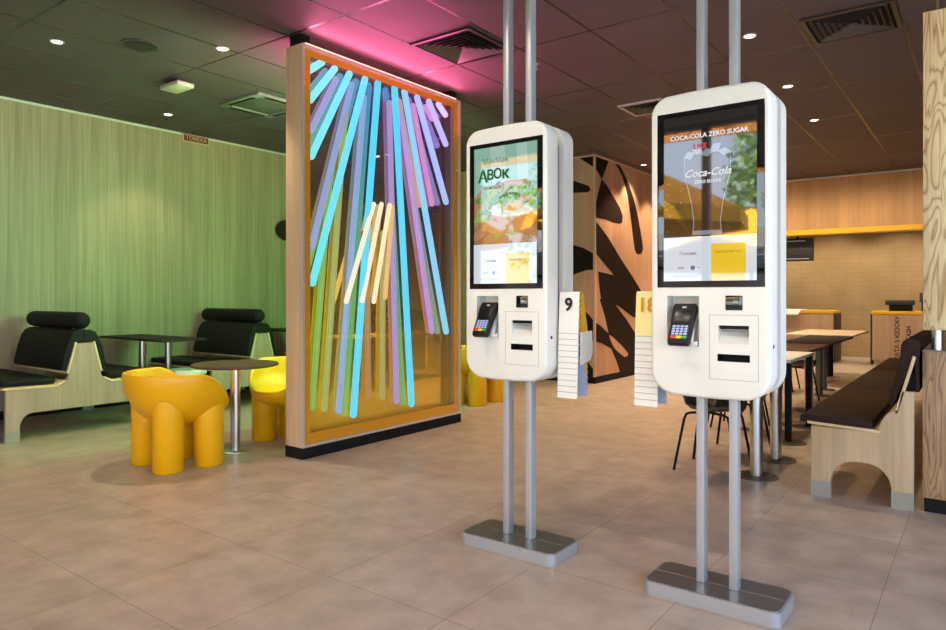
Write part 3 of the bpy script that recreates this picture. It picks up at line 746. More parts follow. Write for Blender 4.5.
        part('headline', bm, gr, scr, 'green headline lettering', 0)
        bm = text_bm('Техношеф', .030, F(d0+.115, e1-.205)); part('subheading', bm, gr2, scr, smooth=0)
        bm = BM()
        for i, ch in enumerate('НОВИНКА'):
            a = math.radians(40-80*i/6); q = text_bm(ch, .024, lambda u, v, w, a=a: (d0+.225+(.085+v)*-math.sin(a)+u*math.cos(a), yt, e1-.31+(.085+v)*math.cos(a)*.75+u*math.sin(a)), .0006); merge(bm, q)
        part('curved_caption', bm, gr, scr, 'word curved over the burger', 0)
    else:
        wt = screen_mat('ui_white_text', (.80, .82, .84, 1), .9)
        bm = text_bm('COCA-COLA ZERO SUGAR', .0262, F(cx, e1-.090), .0007); part('headline', bm, wt, scr, 'white headline lettering', 0)
        bm = text_bm('LIKE', .030, F(d0+.155, e1-.135), .0007); part('small_heading', bm, screen_mat('ui_red_text', (.75, .08, .08, 1), .9), scr, 'red word', 0)
        bm = text_bm('Coca-Cola', .044, F(cx-.004, split+.262), .0008, .35); part('glass_logo', bm, wt, scr, 'script lettering on the drink glass', 0)
        bm = text_bm('ZERO SUGAR', .0185, F(cx-.002, split+.226), .0006); part('glass_caption', bm, wt, scr, smooth=0)
    return t

KL, KR = -1.930, -.915
kiosk(KL, 'white self order kiosk with a burger advert on its screen', 'burger')
kiosk(KR, 'white self order kiosk with a soft drink glass on its screen', 'drink')

# card terminals in the niches
def terminal(cx, label):
    loc = Vector((cx-.100, YK-.008, 1.172))
    t = thing('card_terminal', label, 'card reader', loc, 'card terminals in the kiosks')
    M = Matrix.Translation(loc) @ Matrix.Rotation(math.radians(-30), 4, 'X') @ Matrix.Diagonal((1.13, 1, 1, 1))
    T = lambda b2: (bmesh.ops.transform(b2, matrix=M, verts=b2.verts[:]), b2)[1]
    b2 = BM(); prism(b2, [(-.036, -.098), (.036, -.098), (.040, -.085), (.041, .03), (.045, .075), (.040, .092), (-.040, .092), (-.045, .075), (-.041, .03), (-.040, -.085)], 'xz', -.036, -.006, bev=.005)
    body = part('body', T(b2), plain('terminal_black', (.010, .010, .011, 1), .5, ior=1.35), t)
    b2 = BM(); box(b2, -.033, .033, -.0375, -.035, -.005, .060, .001); d = part('display', T(b2), plain('terminal_display', (.006, .006, .008, 1), .3), t)
    b2 = BM(); box(b2, -.033, .033, -.0375, -.035, -.078, -.012, .001); part('keypad', T(b2), plain('keypad_base', srgb(34, 36, 58), .4), t, 'dark blue keypad')
    kp = t.children[-1]
    b2 = BM()
    for r in range(4):
        for c in range(4):
            box(b2, -.029+c*.0152, -.029+c*.0152+.0115, -.0395, -.037, -.059+r*.0118, -.059+r*.0118+.0085, .001)
    part('number_keys', T(b2), plain('key_blue_white', srgb(170, 178, 220), .4, emit=(.35, .4, .8, 1), strength=.25), kp)
    for nm, c, x in (('cancel_key', (224, 50, 50), -.030), ('clear_key', (245, 196, 20), -.0095), ('enter_key', (20, 160, 80), .011)):
        b2 = BM(); box(b2, x, x+.0185, -.0395, -.037, -.0755, -.0635, .001); part(nm, T(b2), plain(nm, srgb(*c), .4, emit=srgb(*c), strength=.35), kp)
    b2 = BM(); box(b2, -.008, .008, -.0372, -.0355, .068, .077, .001); part('logo_mark', T(b2), plain('term_mark', srgb(170, 170, 170), .4), body)
    b2 = BM(); box(b2, -.024, .024, -.033, -.022, .090, .096, .001); part('paper_cover', T(b2), plain('slip', srgb(196, 150, 130), .5), body)
    return t
terminal(KL, 'black card terminal in the kiosk showing the burger advert')
terminal(KR, 'black card terminal in the kiosk showing the drink glass')

# hanging stacks of folded number tents
def tent_stack(xa, xb, digits, dcol, where, holder_x, front):
    N = 12; dz = .0284; zt = 1.322; yf = 2.952
    names = ['top', 'second', 'third', 'fourth', 'fifth', 'sixth', 'seventh', 'eighth', 'ninth', 'tenth', 'eleventh', 'lowest']
    proto = None
    for k in range(N):
        z = zt-dz*k; s = .0010*k
        bm = BM(); th = .0012
        def leaf(P):   # P: outline in yz (thin), extruded along x
            prism(bm, P, 'yz', xa, xb)
        if k == 0:
            lab = 'white folded number tent marked %s on top of the stack on the %s' % (digits, where)
        elif k == N-1: lab = 'lowest white folded tent of the number tent stack on the %s' % where
        else: lab = 'white folded tent, %s from the top of the stack on the %s' % (names[k], where)
        t = thing('number_tent', lab, 'number tent', ((xa+xb)/2, yf+.05, z-.22), 'folded number tents beside the %s' % where)
        # cross-section: front leaf, rounded fold, back leaf
        yo = yf-s; F0 = (yo-.010, z-.205); F1 = (yo+.004, z-.012); A0 = (yo+.012, z-.001); A1 = (yo+.034, z-.001); B1 = (yo+.044, z-.014); B0 = (yo+.092+s, z-.205)
        prism(bm, [F0, F1, A0, A1, A1, (A1[0]-.001, z-th), (A0[0]+.001, z-.001-th), (F1[0]+th, F1[1]-.001), (F0[0]+th, F0[1])][:4]+[(A1[0], z-.001-th), (A0[0]+.001, z-.001-th), (F1[0]+th, F1[1]-.0005), (F0[0]+th, F0[1])], 'yz', xa, xb)
        part('front_leaf', bm, front if k == 0 else PAPER, t, smooth=0)
        bm = BM(); prism(bm, [A1, B1, B0, (B0[0]-th, B0[1]), (B1[0]-th, B1[1]), (A1[0], A1[1]-th)], 'yz', xa, xb)
        part('back_leaf', bm, PAPER_Y if k < 9 else plain('blue_white_card', srgb(170, 186, 222), .6), t, 'yellow inner leaf' if k < 9 else 'pale blue inner leaf', 0)
        if k < N-1:
            bm = BM(); quad = [(xa, yo-.0108, z-.2025), (xb, yo-.0108, z-.2025), (xb, yo-.0112, z-.205), (xa, yo-.0112, z-.205)]
            f = bm.faces.new([bm.verts.new(p) for p in quad]); part('edge_line', bm, plain('tent_edge', srgb(160, 160, 162), .7), t, smooth=0)
        if k == 0:
            bm = text_bm(digits, .088, lambda u, v, w: ((xa+xb)/2+u, yo-.0008-.014*(.066-v)/.2-.0008, z-.066+v), .0022)
            part('number', bm, dcol, t, 'printed number', 0)
    # holder: bar under the fold, side plate and arm into the kiosk
    h = thing('tent_holder', 'white bracket holding the stack of number tents on the %s' % where, 'holder', ((xa+xb)/2, yf+.06, .96))
    bm = BM(); box(bm, xa-.004, xb+.004, yf+.012, yf+.030, zt-dz*11-.03, zt-dz*11-.006, .003); part('bar', bm, WHITE_IN, h)
    bm = BM(); px = xb+.003 if holder_x > 0 else xa-.007
    prism(bm, [(yf+.006, 1.125), (yf+.125, 1.128), (yf+.130, 1.02), (yf+.110, .985), (yf+.004, .965)], 'yz', px, px+.004, bev=.001); part('side_plate', bm, WHITE_SHELL, h)
    bm = BM(); kx = xa if holder_x > 0 else xb
    box(bm, min(kx, kx-.03*holder_x), max(kx, kx-.03*holder_x), yf+.012, yf+.030, zt-dz*11-.04, zt-dz*11-.01); part('arm', bm, WHITE_IN, h)
INK = plain('dark_ink', srgb(30, 28, 28), .6)
INKY = plain('gold_ink', srgb(240, 196, 44), .6)
tent_stack(KL+.254, KL+.362, '9', INK, 'left kiosk', 1, PAPER)
tent_stack(KR-.362, KR-.252, '18', INKY, 'right kiosk', -1, plain('pale_yellow_card', srgb(246, 232, 160), .7))

# ------------------------------------------------------------------ booths along the left wall
def booth(yc, label):
    t = thing('double_booth_bench', label, 'booth bench', (-7.55, yc, 0), 'back to back booth benches along the green wall')
    xf = -6.9
    P = [(-.665, 0), (-.555, 0)]
    for k in range(7):
        a = PI/2*k/6; P.append((-.555+.11*(1-math.cos(a)), .12+.125*math.sin(a)))
    for k in range(7):
        a = PI/2*(1-k/6); P.append((.555-.11*(1-math.cos(a)), .12+.125*math.sin(a)))
    P += [(.555, 0), (.665, 0), (.665, .462), (.245, .462)]
    for k in range(1, 7):
        a = PI/2*k/6; P.append((.245-.105*math.sin(a), .462+.13*(1-math.cos(a))))
    P += [(.073, .85), (-.073, .85)]
    for k in range(6, 0, -1):
        a = PI/2*k/6; P.append((-.245+.105*math.sin(a), .462+.13*(1-math.cos(a))))
    P += [(-.245, .462), (-.665, .462)]
    for xa, nm in ((xf-.04, 'end_panel'), (-8.24, 'end_panel')):
        bm = BM(); prism(bm, [(yc+a, b) for a, b in P], 'yz', xa, xa+.04); e = part(nm, bm, BOOTHW, t)
        for s in (-1, 1):
            bm = BM(); box(bm, xa-.002, xa+.042, yc+s*.610-.057, yc+s*.610+.057, 0, .085); part('foot_cap', bm, GREY_FOOT, e, 'grey metal foot', 0)
    x0, x1 = -8.2, xf-.04
    for s in (-1, 1):
        bm = BM(); prism(bm, [(yc+s*a, b) for a, b in ((.69, .467), (.69, .487), (.25, .477), (.18, .515), (.17, .50), (.245, .457))], 'yz', x0, x1+.045, bev=.002); part('seat_board', bm, PLY_EDGE, t)
        bm = BM(); box(bm, x0, x1-.01, min(yc+s*.68, yc+s*.24), max(yc+s*.68, yc+s*.24), .488, .545, .018, 3); part('seat_cushion', bm, BLACK_FAB, t)
        bm = BM(); prism(bm, [(yc+s*a, b) for a, b in ((.162, .572), (.146, .572), (.073, .862), (.09, .862))], 'yz', x0+.16, x1+.044, bev=.002); part('back_board', bm, PLY_EDGE, t)
        bm = BM(); C = [(.178, .60), (.20, .605), (.205, .63), (.165, .80), (.135, .90), (.10, .955), (.055, .975), (0, .98), (0, .862), (.085, .862), (.163, .59)]
        prism(bm, [(yc+s*a, b) for a, b in C], 'yz', x0+.16, x1+.03, bev=.008); part('back_cushion', bm, BLACK_FAB, t)
    bm = BM(); capsule(bm, (x0+.08, yc, 1.063), (x1+.03, yc, 1.063), .082, 24, 6); hr = part('headrest', bm, BLACK_FAB, t)
    for x in (x0+.25, x1-.2):
        bm = BM(); tube(bm, (x, yc, .97), (x, yc, 1.0), .012, n=10); part('headrest_post', bm, STEEL, hr)
    bm = BM(); box(bm, x0, x1, yc-.06, yc+.06, .26, .46); part('stretcher', bm, plain('dark_core', srgb(34, 28, 26), .7), t)
    return t
booth(3.03, 'black double booth bench nearest the left edge of the photo')
booth(5.04, 'black double booth bench behind the round table')
booth(7.05, 'black double booth bench hidden mostly behind the glass cabinet')

def wall_table(y, lab):
    t = thing('booth_table', lab, 'table', (-7.4, y, 0), 'dark booth tables along the green wall')
    bm = BM(); box(bm, -8.1, -6.74, y-.26, y+.24, .822, .845, .004); part('tabletop', bm, BLACK_TOP, t)
    for dy in (-.15, .15):
        bm = BM(); tube(bm, (-7.45, y+dy+.05, .012), (-7.45, y+dy+.05, .822), .035, n=24); part('leg', bm, STEEL, t)
    bm = BM(); box(bm, -7.6, -7.3, y-.24, y+.24, 0, .012, .003); part('base_plate', bm, STEEL, t)
    return t
wall_table(2.03, 'dark booth table cut by the left edge of the photo')
wall_table(3.97, 'dark square booth table between the two nearer booths')
wall_table(6.02, 'dark booth table behind the second booth')

t = thing('round_stool', 'low round stool with a white top near the booth table', 'stool', (-7.0, 4.13, 0))
bm = BM(); lathe(bm, [(0, .44), (.19, .44), (.205, .45), (.205, .485), (.19, .50), (0, .50)], (-7.0, 4.13), 40); part('seat', bm, WHITE_TOP, t)
bm = BM(); tube(bm, (-7.0, 4.13, .02), (-7.0, 4.13, .44), .04); part('column', bm, BLACK, t)
bm = BM(); lathe(bm, [(0, 0), (.17, 0), (.17, .012), (.05, .022), (0, .022)], (-7.0, 4.13), 32); part('base', bm, BLACK, t)

# round cafe table
t = thing('round_table', 'round dark brown table on a steel column by the yellow chairs', 'table', (-5.04, 3.41, 0))
bm = BM(); lathe(bm, [(0, .712), (.335, .712), (.35, .718), (.352, .728), (.345, .735), (0, .735)], (-5.04, 3.41), 56); part('tabletop', bm, BRONZE_TOP, t)
bm = BM(); tube(bm, (-5.04, 3.41, .01), (-5.04, 3.41, .712), .040, n=32); part('column', bm, STEEL, t)
bm = BM(); lathe(bm, [(0, 0), (.115, 0), (.115, .006), (.10, .012), (.045, .016), (0, .016)], (-5.04, 3.41), 40); part('base', bm, STEEL, t)

# ------------------------------------------------------------------ chubby yellow chairs
def roly():
    t = thing('tub_chair', 'rounded yellow plastic tub chair seen from behind left of the table', 'chair', (0, 0, 0), 'yellow tub chairs')
    n, RX, RY, ZB = 72, .398, .38, .30
    def Hh(a):        # a = angle from front (+Y)
        u = abs(a)/PI
        s = min(1, max(0, (u-.08)/.42)); s = s*s*(3-2*s)
        return .45+.255*s
    def z_out(x, y):
        a = math.atan2(x, y); r = math.sqrt((x/RX)**2+(y/RY)**2); Z = Hh(a)
        return Z-(Z-ZB)*math.sqrt(max(0, 1-min(1, r)**2.1))
    bm = BM(); rings = []
    th = .036
    outs = [0.12, .3, .5, .68, .82, .92, .98, 1.0]
    for k in outs: rings.append(('o', k))
    rings += [('l', q) for q in (45, 90, 135)]
    ins = [1.0, .96, .9, .78, .6, .4, .2, .08]
    for k in ins: rings.append(('i', k))
    V = []
    for kind, k in rings:
        row = []
        for i in range(n):
            a = -PI+2*PI*i/n; sx, sy = math.sin(a), math.cos(a); Z = Hh(a)
            if kind == 'o':
                x, y = RX*k*sx, RY*k*sy; z = Z-(Z-ZB)*math.sqrt(max(0, 1-k**2.1))
            elif kind == 'l':
                q = math.radians(k); off = -th/2+th/2*math.cos(q)
                x, y = (RX+off)*sx, (RY+off)*sy; z = Z+th/2*math.sin(q)
            else:
                x, y = (RX-th)*k*sx, (RY-th)*k*sy; z = Z-(Z-.395)*math.sqrt(max(0, 1-k**3.0))
            row.append(bm.verts.new((x, y, z)))
        V.append(row)
    for A, B in zip(V, V[1:]):
        for i in range(n): bm.faces.new((A[i], A[(i+1) % n], B[(i+1) % n], B[i]))
    bm.faces.new(V[0][::-1]); bm.faces.new(V[-1])
    part('seat_shell', bm, YELLOW, t, smooth=60)
    for lx, ly in ((-.20, -.15), (.20, -.15), (-.20, .16), (.20, .16)):
        bm = BM(); m = 28; r = .110
        A = []; B = []; C = []
        for i in range(m):
            a = 2*PI*i/m; x, y = lx+r*math.cos(a), ly+r*math.sin(a)
            A.append(bm.verts.new((lx+(r-.008)*math.cos(a), ly+(r-.008)*math.sin(a), 0)))
            C.append(bm.verts.new((x, y, .008)))
            B.append(bm.verts.new((x, y, min(z_out(x*.985, y*.985)+.004, .66))))
        for i in range(m):
            j = (i+1) % m
            bm.faces.new((A[i], A[j], C[j], C[i])); bm.faces.new((C[i], C[j], B[j], B[i]))
        bm.faces.new(A[::-1])
        part('leg', bm, YELLOW, t, smooth=60)
    return t
rc = roly(); rc.location = (-5.02, 2.88, 0); rc.rotation_euler = (0, 0, math.radians(-6))
copy_tree(rc, (-5.06, 4.03, 0), 'rounded yellow plastic tub chair with open front, beside the cabinet end', PI+math.radians(8))
copy_tree(rc, (-4.98, 6.75, 0), 'rounded yellow plastic tub chair glimpsed between cabinet and left kiosk', PI/2)

# wall lamp behind the cabinet edge
t = thing('wall_lamp', 'dark disc shaped wall lamp on the green wall beside the cabinet', 'wall lamp', (XL, 6.42, 2.26))
bm = BM(); b2 = BM(); lathe(b2, [(0, 0), (.05, 0), (.05, .06), (0, .06)], n=24); merge(bm, b2, 0, Matrix.Translation((XL, 6.42, 2.26)) @ Matrix.Rotation(PI/2, 4, 'Y')); part('mount', bm, BLACK, t)
bm = BM(); b2 = BM(); lathe(b2, [(0, .055), (.18, .06), (.21, .075), (.20, .09), (.12, .10), (0, .105)], n=40, sx=.72); merge(bm, b2, 0, Matrix.Translation((XL, 6.42, 2.26)) @ Matrix.Rotation(PI/2, 4, 'Y')); part('disc_shade', bm, plain('dark_bronze', srgb(48, 34, 26), .4, .3), t)

# ------------------------------------------------------------------ long bench on the right
t = thing('long_bench', 'long wooden bench with dark brown cushions beside the wooden post', 'bench', (-.65, 7.4, 0))
YA, YZ = 4.90, 9.98
def bench_end(y0):
    P = [(-.909, 0), (-.797, 0)]
    for k in range(9):
        a = PI/2*k/8; P.append((-.797+.13*(1-math.cos(a)), .11+.145*math.sin(a)))
    for k in range(9):
        a = PI/2*(1-k/8); P.append((-.459-.13*(1-math.cos(a)), .11+.145*math.sin(a)))
    P += [(-.459, 0), (-.345, 0), (-.343, .72), (-.405, .72), (-.425, .60)]
    for k in range(1, 6):
        a = PI/2*k/5; P.append((-.425-.10*math.sin(a), .60-.14+.14*math.cos(a)-0))
    P += [(-.56, .455), (-.909, .455)]
    bm = BM(); prism(bm, P, 'xz', y0, y0+.04, bev=.0015); e = part('end_panel', bm, OAK, t)
    for xa, xb in ((-.911, -.795), (-.461, -.343)):
        bm = BM(); box(bm, xa, xb, y0-.002, y0+.042, 0, .105); part('foot_cap', bm, GREY_FOOT, e, 'grey metal foot', 0)
bench_end(YA); bench_end(YZ-.04)
bm = BM(); prism(bm, [(-.93, .470), (-.93, .487), (-.56, .470), (-.52, .466), (-.52, .452), (-.56, .453)], 'xz', YA-.01, YZ, bev=.002); part('seat_board', bm, PLY_EDGE, t)
for y0, y1 in ((YA-.005, 6.565), (6.575, 8.30), (8.31, YZ)):
    bm = BM(); prism(bm, [(-.975, .478), (-.975, .515), (-.955, .53), (-.57, .515), (-.56, .50), (-.56, .474)], 'xz', y0, y1, bev=.008); part('seat_cushion', bm, BROWN_FAB, t)
bm = BM(); prism(bm, [(-.444, .585), (-.428, .578), (-.332, .93), (-.348, .94)], 'xz', YA, YZ, bev=.002); part('back_board', bm, PLY_EDGE, t)
for y0, y1 in ((YA+.002, 6.565), (6.575, 8.30), (8.31, YZ)):
    C = [(-.452, .62), (-.475, .635), (-.478, .66), (-.41, .93)]
    for k in range(7):
        a = PI*(1-k/6)-.25; C.append((-.362+.050*math.cos(a), .985+.060*math.sin(a)))
    C += [(-.318, .93), (-.318, .72), (-.335, .72), (-.335, .92), (-.35, .935)]
    bm = BM(); prism(bm, C, 'xz', y0, y1, bev=.004); part('back_cushion', bm, BROWN_FAB, t)
bm = BM(); prism(bm, [(-.338, .72), (-.420, .72), (-.345, .925), (-.338, .925)], 'xz', YA+.045, YZ-.05); part('back_support', bm, BLACK, t)

# wooden post divider at the right edge
ASH_L = ash_wood('ash_wood_light', srgb(232, 208, 160), srgb(172, 130, 78))
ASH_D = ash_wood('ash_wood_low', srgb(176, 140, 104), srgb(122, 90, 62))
t = thing('wooden_post', 'ash wood post standing on a low divider at the right edge', 'divider post', (-.232, 5.0, 0))
bm = BM(); box(bm, -.30, -.165, 4.94, 5.075, 1.095, 3.012, .002); part('upper_block', bm, ASH_L, t)
bm = BM(); tube(bm, (-.232, 5.007, .97), (-.232, 5.007, 1.10), .03, n=24); part('steel_joint', bm, STEEL, t)
bm = BM(); box(bm, -.302, -.163, 4.93, 7.6, .965, .975); part('divider_top', bm, plain('grey_top_plate', srgb(120, 118, 108), .4, .4), t, 'grey metal top plate', 0)
bm = BM(); box(bm, -.302, -.163, 4.935, 7.595, .085, .965, .002); part('lower_block', bm, ASH_D, t)
bm = BM(); box(bm, -.295, -.175, 4.945, 7.58, 0, .085); part('base', bm, BLACK, t, 'black base', 0)
bm = BM(); tube(bm, (-.232, 5.007, 3.012), (-.232, 5.007, H), .008, n=12); part('ceiling_rod', bm, plain('olive_rod', srgb(110, 104, 60), .5), t)

# ------------------------------------------------------------------ tables and chairs on the right
def table(x0, x1, y0, y1, mat, lab, legs, legmat, r=.045, square=False, z=.74):
    t = thing('dining_table', lab, 'table', ((x0+x1)/2, (y0+y1)/2, 0), 'tables in the row by the long bench')
    bm = BM(); box(bm, x0, x1, y0, y1, z-.03, z, .003); part('tabletop', bm, mat, t)
    for lx, ly in legs:
        bm = BM()
        if square: box(bm, lx-.025, lx+.025, ly-.025, ly+.025, .012, z-.03)
        else: tube(bm, (lx, ly, .012), (lx, ly, z-.03), r, n=28)
        lg = part('leg', bm, legmat, t)
        bm = BM(); lathe(bm, [(0, 0), (.15, 0), (.15, .004), (.14, .008), (0, .010)], (lx, ly), 36); part('foot_disc', bm, plain('foot_brown', srgb(104, 94, 86), .45, .3), lg)
    return t
table(-1.80, -1.275, 4.95, 5.9, WHITE_TOP, 'table on two steel columns behind the right kiosk', ((-1.32, 5.18), (-1.33, 5.8)), STEEL)
table(-2.0, -1.365, 6.48, 7.50, WHITE_TOP, 'white topped table with black legs right of the kiosk', ((-1.40, 6.55), (-1.40, 7.43)), BLACK, square=True)
table(-2.1, -1.44, 7.62, 8.78, BRONZE_TOP, 'dark brown table behind the white topped table', ((-1.6, 8.5),), STEEL)
table(-2.02, -1.46, 8.90, 10.75, BLACK_TOP, 'black topped table behind the dark brown table', ((-1.80, 10.55), (-1.74, 9.9)), plain('dark_steel', (.16, .15, .14, 1), .4, .8))
table(-2.40, -1.50, 10.95, 12.7, BEIGE_TOP, 'pale wood topped table nearest the service counters', ((-2.0, 11.4), (-2.0, 12.3)), BLACK)

def chair(name_label, shellmat, seatmat):
    t = thing('shell_chair', name_label, 'chair', (0, 0, 0), 'shell chairs at the table row')
    # faces +X; curved moulded shell as a thick sheet
    bm = BM()
    prof = [(.20, .445), (.17, .462), (.08, .452), (-.05, .445), (-.13, .455), (-.175, .50), (-.20, .58), (-.222, .70), (-.235, .80), (-.24, .86)]
    wid = [.17, .20, .215, .22, .215, .215, .215, .21, .19, .14]
    m = 12; top = []; botm = []
    for (x, z), w in zip(prof, wid):
        r1, r2 = [], []
        for k in range(m+1):
            u = -1+2*k/m; c = abs(u)**2.5
            lift = .045*c if z < .5 else 0; fw = .05*c if z >= .5 else .02*c*(z > .45)
            r1.append(bm.verts.new((x+fw, u*w, z+lift))); r2.append(bm.verts.new((x+fw-.010*(z > .47), u*w, z+lift-.012*(z <= .47))))
        top.append(r1); botm.append(r2)
    for G in (top, botm):
        for a, b in zip(G, G[1:]):
            for k in range(m): bm.faces.new((a[k], a[k+1], b[k+1], b[k]))
    for a, b in zip(top, top[1:]):
        i = top.index(a)
        bm.faces.new((a[0], b[0], botm[i+1][0], botm[i][0])); bm.faces.new((a[-1], b[-1], botm[i+1][-1], botm[i][-1]))
    for k in range(m):
        bm.faces.new((top[0][k], top[0][k+1], botm[0][k+1], botm[0][k])); bm.faces.new((top[-1][k], top[-1][k+1], botm[-1][k+1], botm[-1][k]))
    part('seat_shell', bm, shellmat, t, smooth=60)
    if seatmat is not shellmat:
        bm = BM(); lathe(bm, [(0, .455), (.15, .455), (.175, .465), (.165, .482), (0, .488)], (.03, 0), 28, 1, 1.05); part('seat_pad', bm, seatmat, t, 'red seat pad')
    for sx in (-1, 1):
        for sy in (-1, 1):
            bm = BM(); path_tube(bm, [(.0, sy*.06, .430), (sx*.12+.0, sy*.14, .430), (sx*.15, sy*.155, .42), (sx*.165, sy*.165, .38), (sx*.225, sy*.215, .0)], .010)
            part('leg', bm, BLACK, t)
    return t
SHELL_D = plain('dark_shell', srgb(40, 36, 36), .45); SHELL_R = plain('red_shell', srgb(140, 28, 30), .45)
c1 = chair('dark shell chair behind the poles of the right kiosk', SHELL_D, SHELL_D); c1.location = (-1.64, 5.22, 0)
copy_tree(c1, (-1.66, 5.89, 0), 'second dark shell chair behind the poles of the right kiosk')
c2 = chair('red shell chair at the white topped table, mirrored in the cabinet', SHELL_R, SHELL_R); c2.location = (-1.95, 7.05, 0)
c3 = chair('dark shell chair with red seat pad seen below the white topped table', SHELL_D, SHELL_R); c3.location = (-1.87, 9.15, 0)
copy_tree(c1, (-2.3, 10.2, 0), 'dark shell chair at the black topped table, mostly hidden by the kiosk', 0)

# ------------------------------------------------------------------ service counters
def counter(x0, x1, lab, rightend):
    t = thing('service_counter', lab, 'counter', ((x0+x1)/2, 15.35, 0))
    bm = BM(); box(bm, x0, x1, 15.0, 15.7, .08, .95); part('front_panel', bm, wood('counter_wood', srgb(204, 172, 140), srgb(220, 190, 158), (24, 24, .9), .5), t, smooth=0)
    bm = BM(); box(bm, x0-.01, x1+.01, 14.97, 15.72, .955, 1.015, .003); part('worktop', bm, YEL_EDGE, t, 'yellow edged worktop')
    bm = BM(); box(bm, x0+.02, x1-.02, 15.03, 15.7, 0, .08); part('plinth', bm, plain('counter_plinth', srgb(200, 180, 150), .5), t, smooth=0)
    bm = BM(); xe = x1 if rightend else x0-.03
    box(bm, xe, xe+.03, 14.99, 15.7, 0, .955); part('end_panel', bm, plain('counter_end', srgb(50, 40, 36), .5), t, smooth=0)
    return t
counter(-4.4, -2.38, 'service counter with yellow edge left of the gap', True)
rcn = counter(-1.72, .4, 'service counter with vertical payment lettering', False)
TXT = plain('counter_letters', srgb(58, 38, 30), .6)
part('lettering', text_bm('ОПЛАТА З КІОСКУ', .106, lambda u, v, w: (-1.31-v, 14.998-w*1.5, .43+u), .003), TXT, rcn, 'vertical dark lettering', 0)
part('lettering', text_bm('KIOSK CASH', .106, lambda u, v, w: (-1.13-v, 14.998-w*1.5, .44+u), .003), TXT, rcn, 'vertical dark lettering', 0)
t = thing('cash_register', 'black cash register on the counter with vertical lettering', 'cash register', (-1.27, 15.3, 1.015))
bm = BM(); box(bm, -1.46, -1.10, 15.15, 15.5, 1.015, 1.13, .008); part('drawer_base', bm, BLACK, t)
bm = BM(); box(bm, -1.52, -1.06, 15.12, 15.42, 1.13, 1.22, .01); part('display_top', bm, plain('register_black', (.018, .016, .015, 1), .35), t)
t = thing('payment_terminal', 'small black card reader on a stand right of the register', 'card reader', (-.93, 15.2, 1.015))
bm = BM(); tube(bm, (-.93, 15.2, 1.015), (-.93, 15.2, 1.2), .015); part('stand', bm, BLACK, t)
bm = BM(); box(bm, -.975, -.885, 15.16, 15.2, 1.18, 1.36, .006); part('reader', bm, plain('reader_grey', srgb(60, 60, 66), .4), t)
bm = BM()
prism(bm, [(14.6, .925), (14.6, .945), (14.95, 1.03), (15.5, 1.03), (15.5, 1.02), (14.96, 1.02)], 'yz', -3.6, -2.95)
solo('menu_sheet', bm, PAPER, 'white sheet lying over the edge of the left counter', 'paper', smooth=0)
t = thing('menu_screen', 'black menu screen hanging under the yellow edged bulkhead', 'screen', (-3.1, 13.85, 1.95))
bm = BM(); box(bm, -3.7, -2.53, 13.82, 13.9, 1.95, 2.37, .006); part('housing', bm, plain('screen_housing', (.015, .012, .011, 1), .4), t)
bm = BM(); box(bm, -3.6, -2.66, 13.815, 13.82, 2.315, 2.33); box(bm, -3.6, -2.60, 13.815, 13.82, 1.985, 2.0); part('highlight_strip', bm, plain('screen_strip', srgb(190, 190, 190), .3, .6), t, smooth=0)
for x in (-3.4, -2.8):
    bm = BM(); box(bm, x-.02, x+.02, 13.84, 13.88, 2.37, H); part('hanger', bm, BLACK, t, smooth=0)

# ------------------------------------------------------------------ outside the front windows
bm = BM(); box(bm, -40, 30, -40, YF-.25, -.3, -.05); struct('ground', bm, plain('terrace_paving', srgb(150, 144, 132), .8, noise=.1, nscale=2), None, 0)
def parasol(x, y, lab, r=1.55, z=2.25):
    t = thing('parasol', lab, 'parasol', (x, y, -.05), 'yellow parasols outside the front windows')
    bm = BM(); n = 8
    apex = bm.verts.new((x, y, z+.95)); R = [bm.verts.new((x+r*math.cos(2*PI*k/n+.2), y+r*math.sin(2*PI*k/n+.2), z)) for k in range(n)]
    R2 = [bm.verts.new((v.co.x, v.co.y, z-.22)) for v in R]; a2 = bm.verts.new((x, y, z+.93))
    for k in range(n):
        j = (k+1) % n; bm.faces.new((apex, R[k], R[j])); bm.faces.new((R[k], R2[k], R2[j], R[j])); bm.faces.new((a2, R2[j], R2[k]))
    part('canopy', bm, plain('yellow_canvas', srgb(250, 190, 10), .7), t, smooth=0)
    bm = BM(); tube(bm, (x, y, .06), (x, y, z+.9), .03); part('pole', bm, FRAME, t)
    bm = BM(); lathe(bm, [(0, -.05), (.3, -.05), (.3, .03), (.1, .06), (0, .06)], (x, y), 24); part('base', bm, FRAME, t)
parasol(-4.65, -4.8, 'yellow parasol outside the front windows, second from the left', 1.9, 2.58)
parasol(-8.95, -4.9, 'yellow parasol outside the front windows, farthest left', 1.55, 2.5)
parasol(-3.5, -7.7, 'yellow parasol outside the front windows, lowest and nearest the trees', 1.95, 2.0)
LEAF = plain('tree_leaves', srgb(140, 172, 96), .7, noise=.3, nscale=1.5)
def tree(x, y, h, r, n, lab, seed):
    t = thing('tree', lab, 'tree', (x, y, -.05), 'trees outside the front windows')
    bm = BM(); tube(bm, (x, y, -.05), (x, y, h), .16, .07, 12); part('trunk', bm, plain('bark', srgb(90, 76, 60), .8), t)
    R = random.Random(seed); bm = BM()
    for k in range(n):
        d = Vector((R.gauss(0, 1), R.gauss(0, 1), R.gauss(0, 1))).normalized()*r*R.uniform(.55, 1)
        c = Vector((x, y, h))+Vector((d.x, d.y, d.z*.85)); s = R.uniform(.07, .14)
        u = Vector((R.uniform(-1, 1), R.uniform(-1, 1), R.uniform(-1, 1))).normalized(); v = u.orthogonal().normalized()
        bm.faces.new([bm.verts.new(c+u*s*a+v*s*.6*b) for a, b in ((-1, 0), (0, -1), (1, 0), (0, 1))])
    part('crown', bm, LEAF, t, smooth=0)
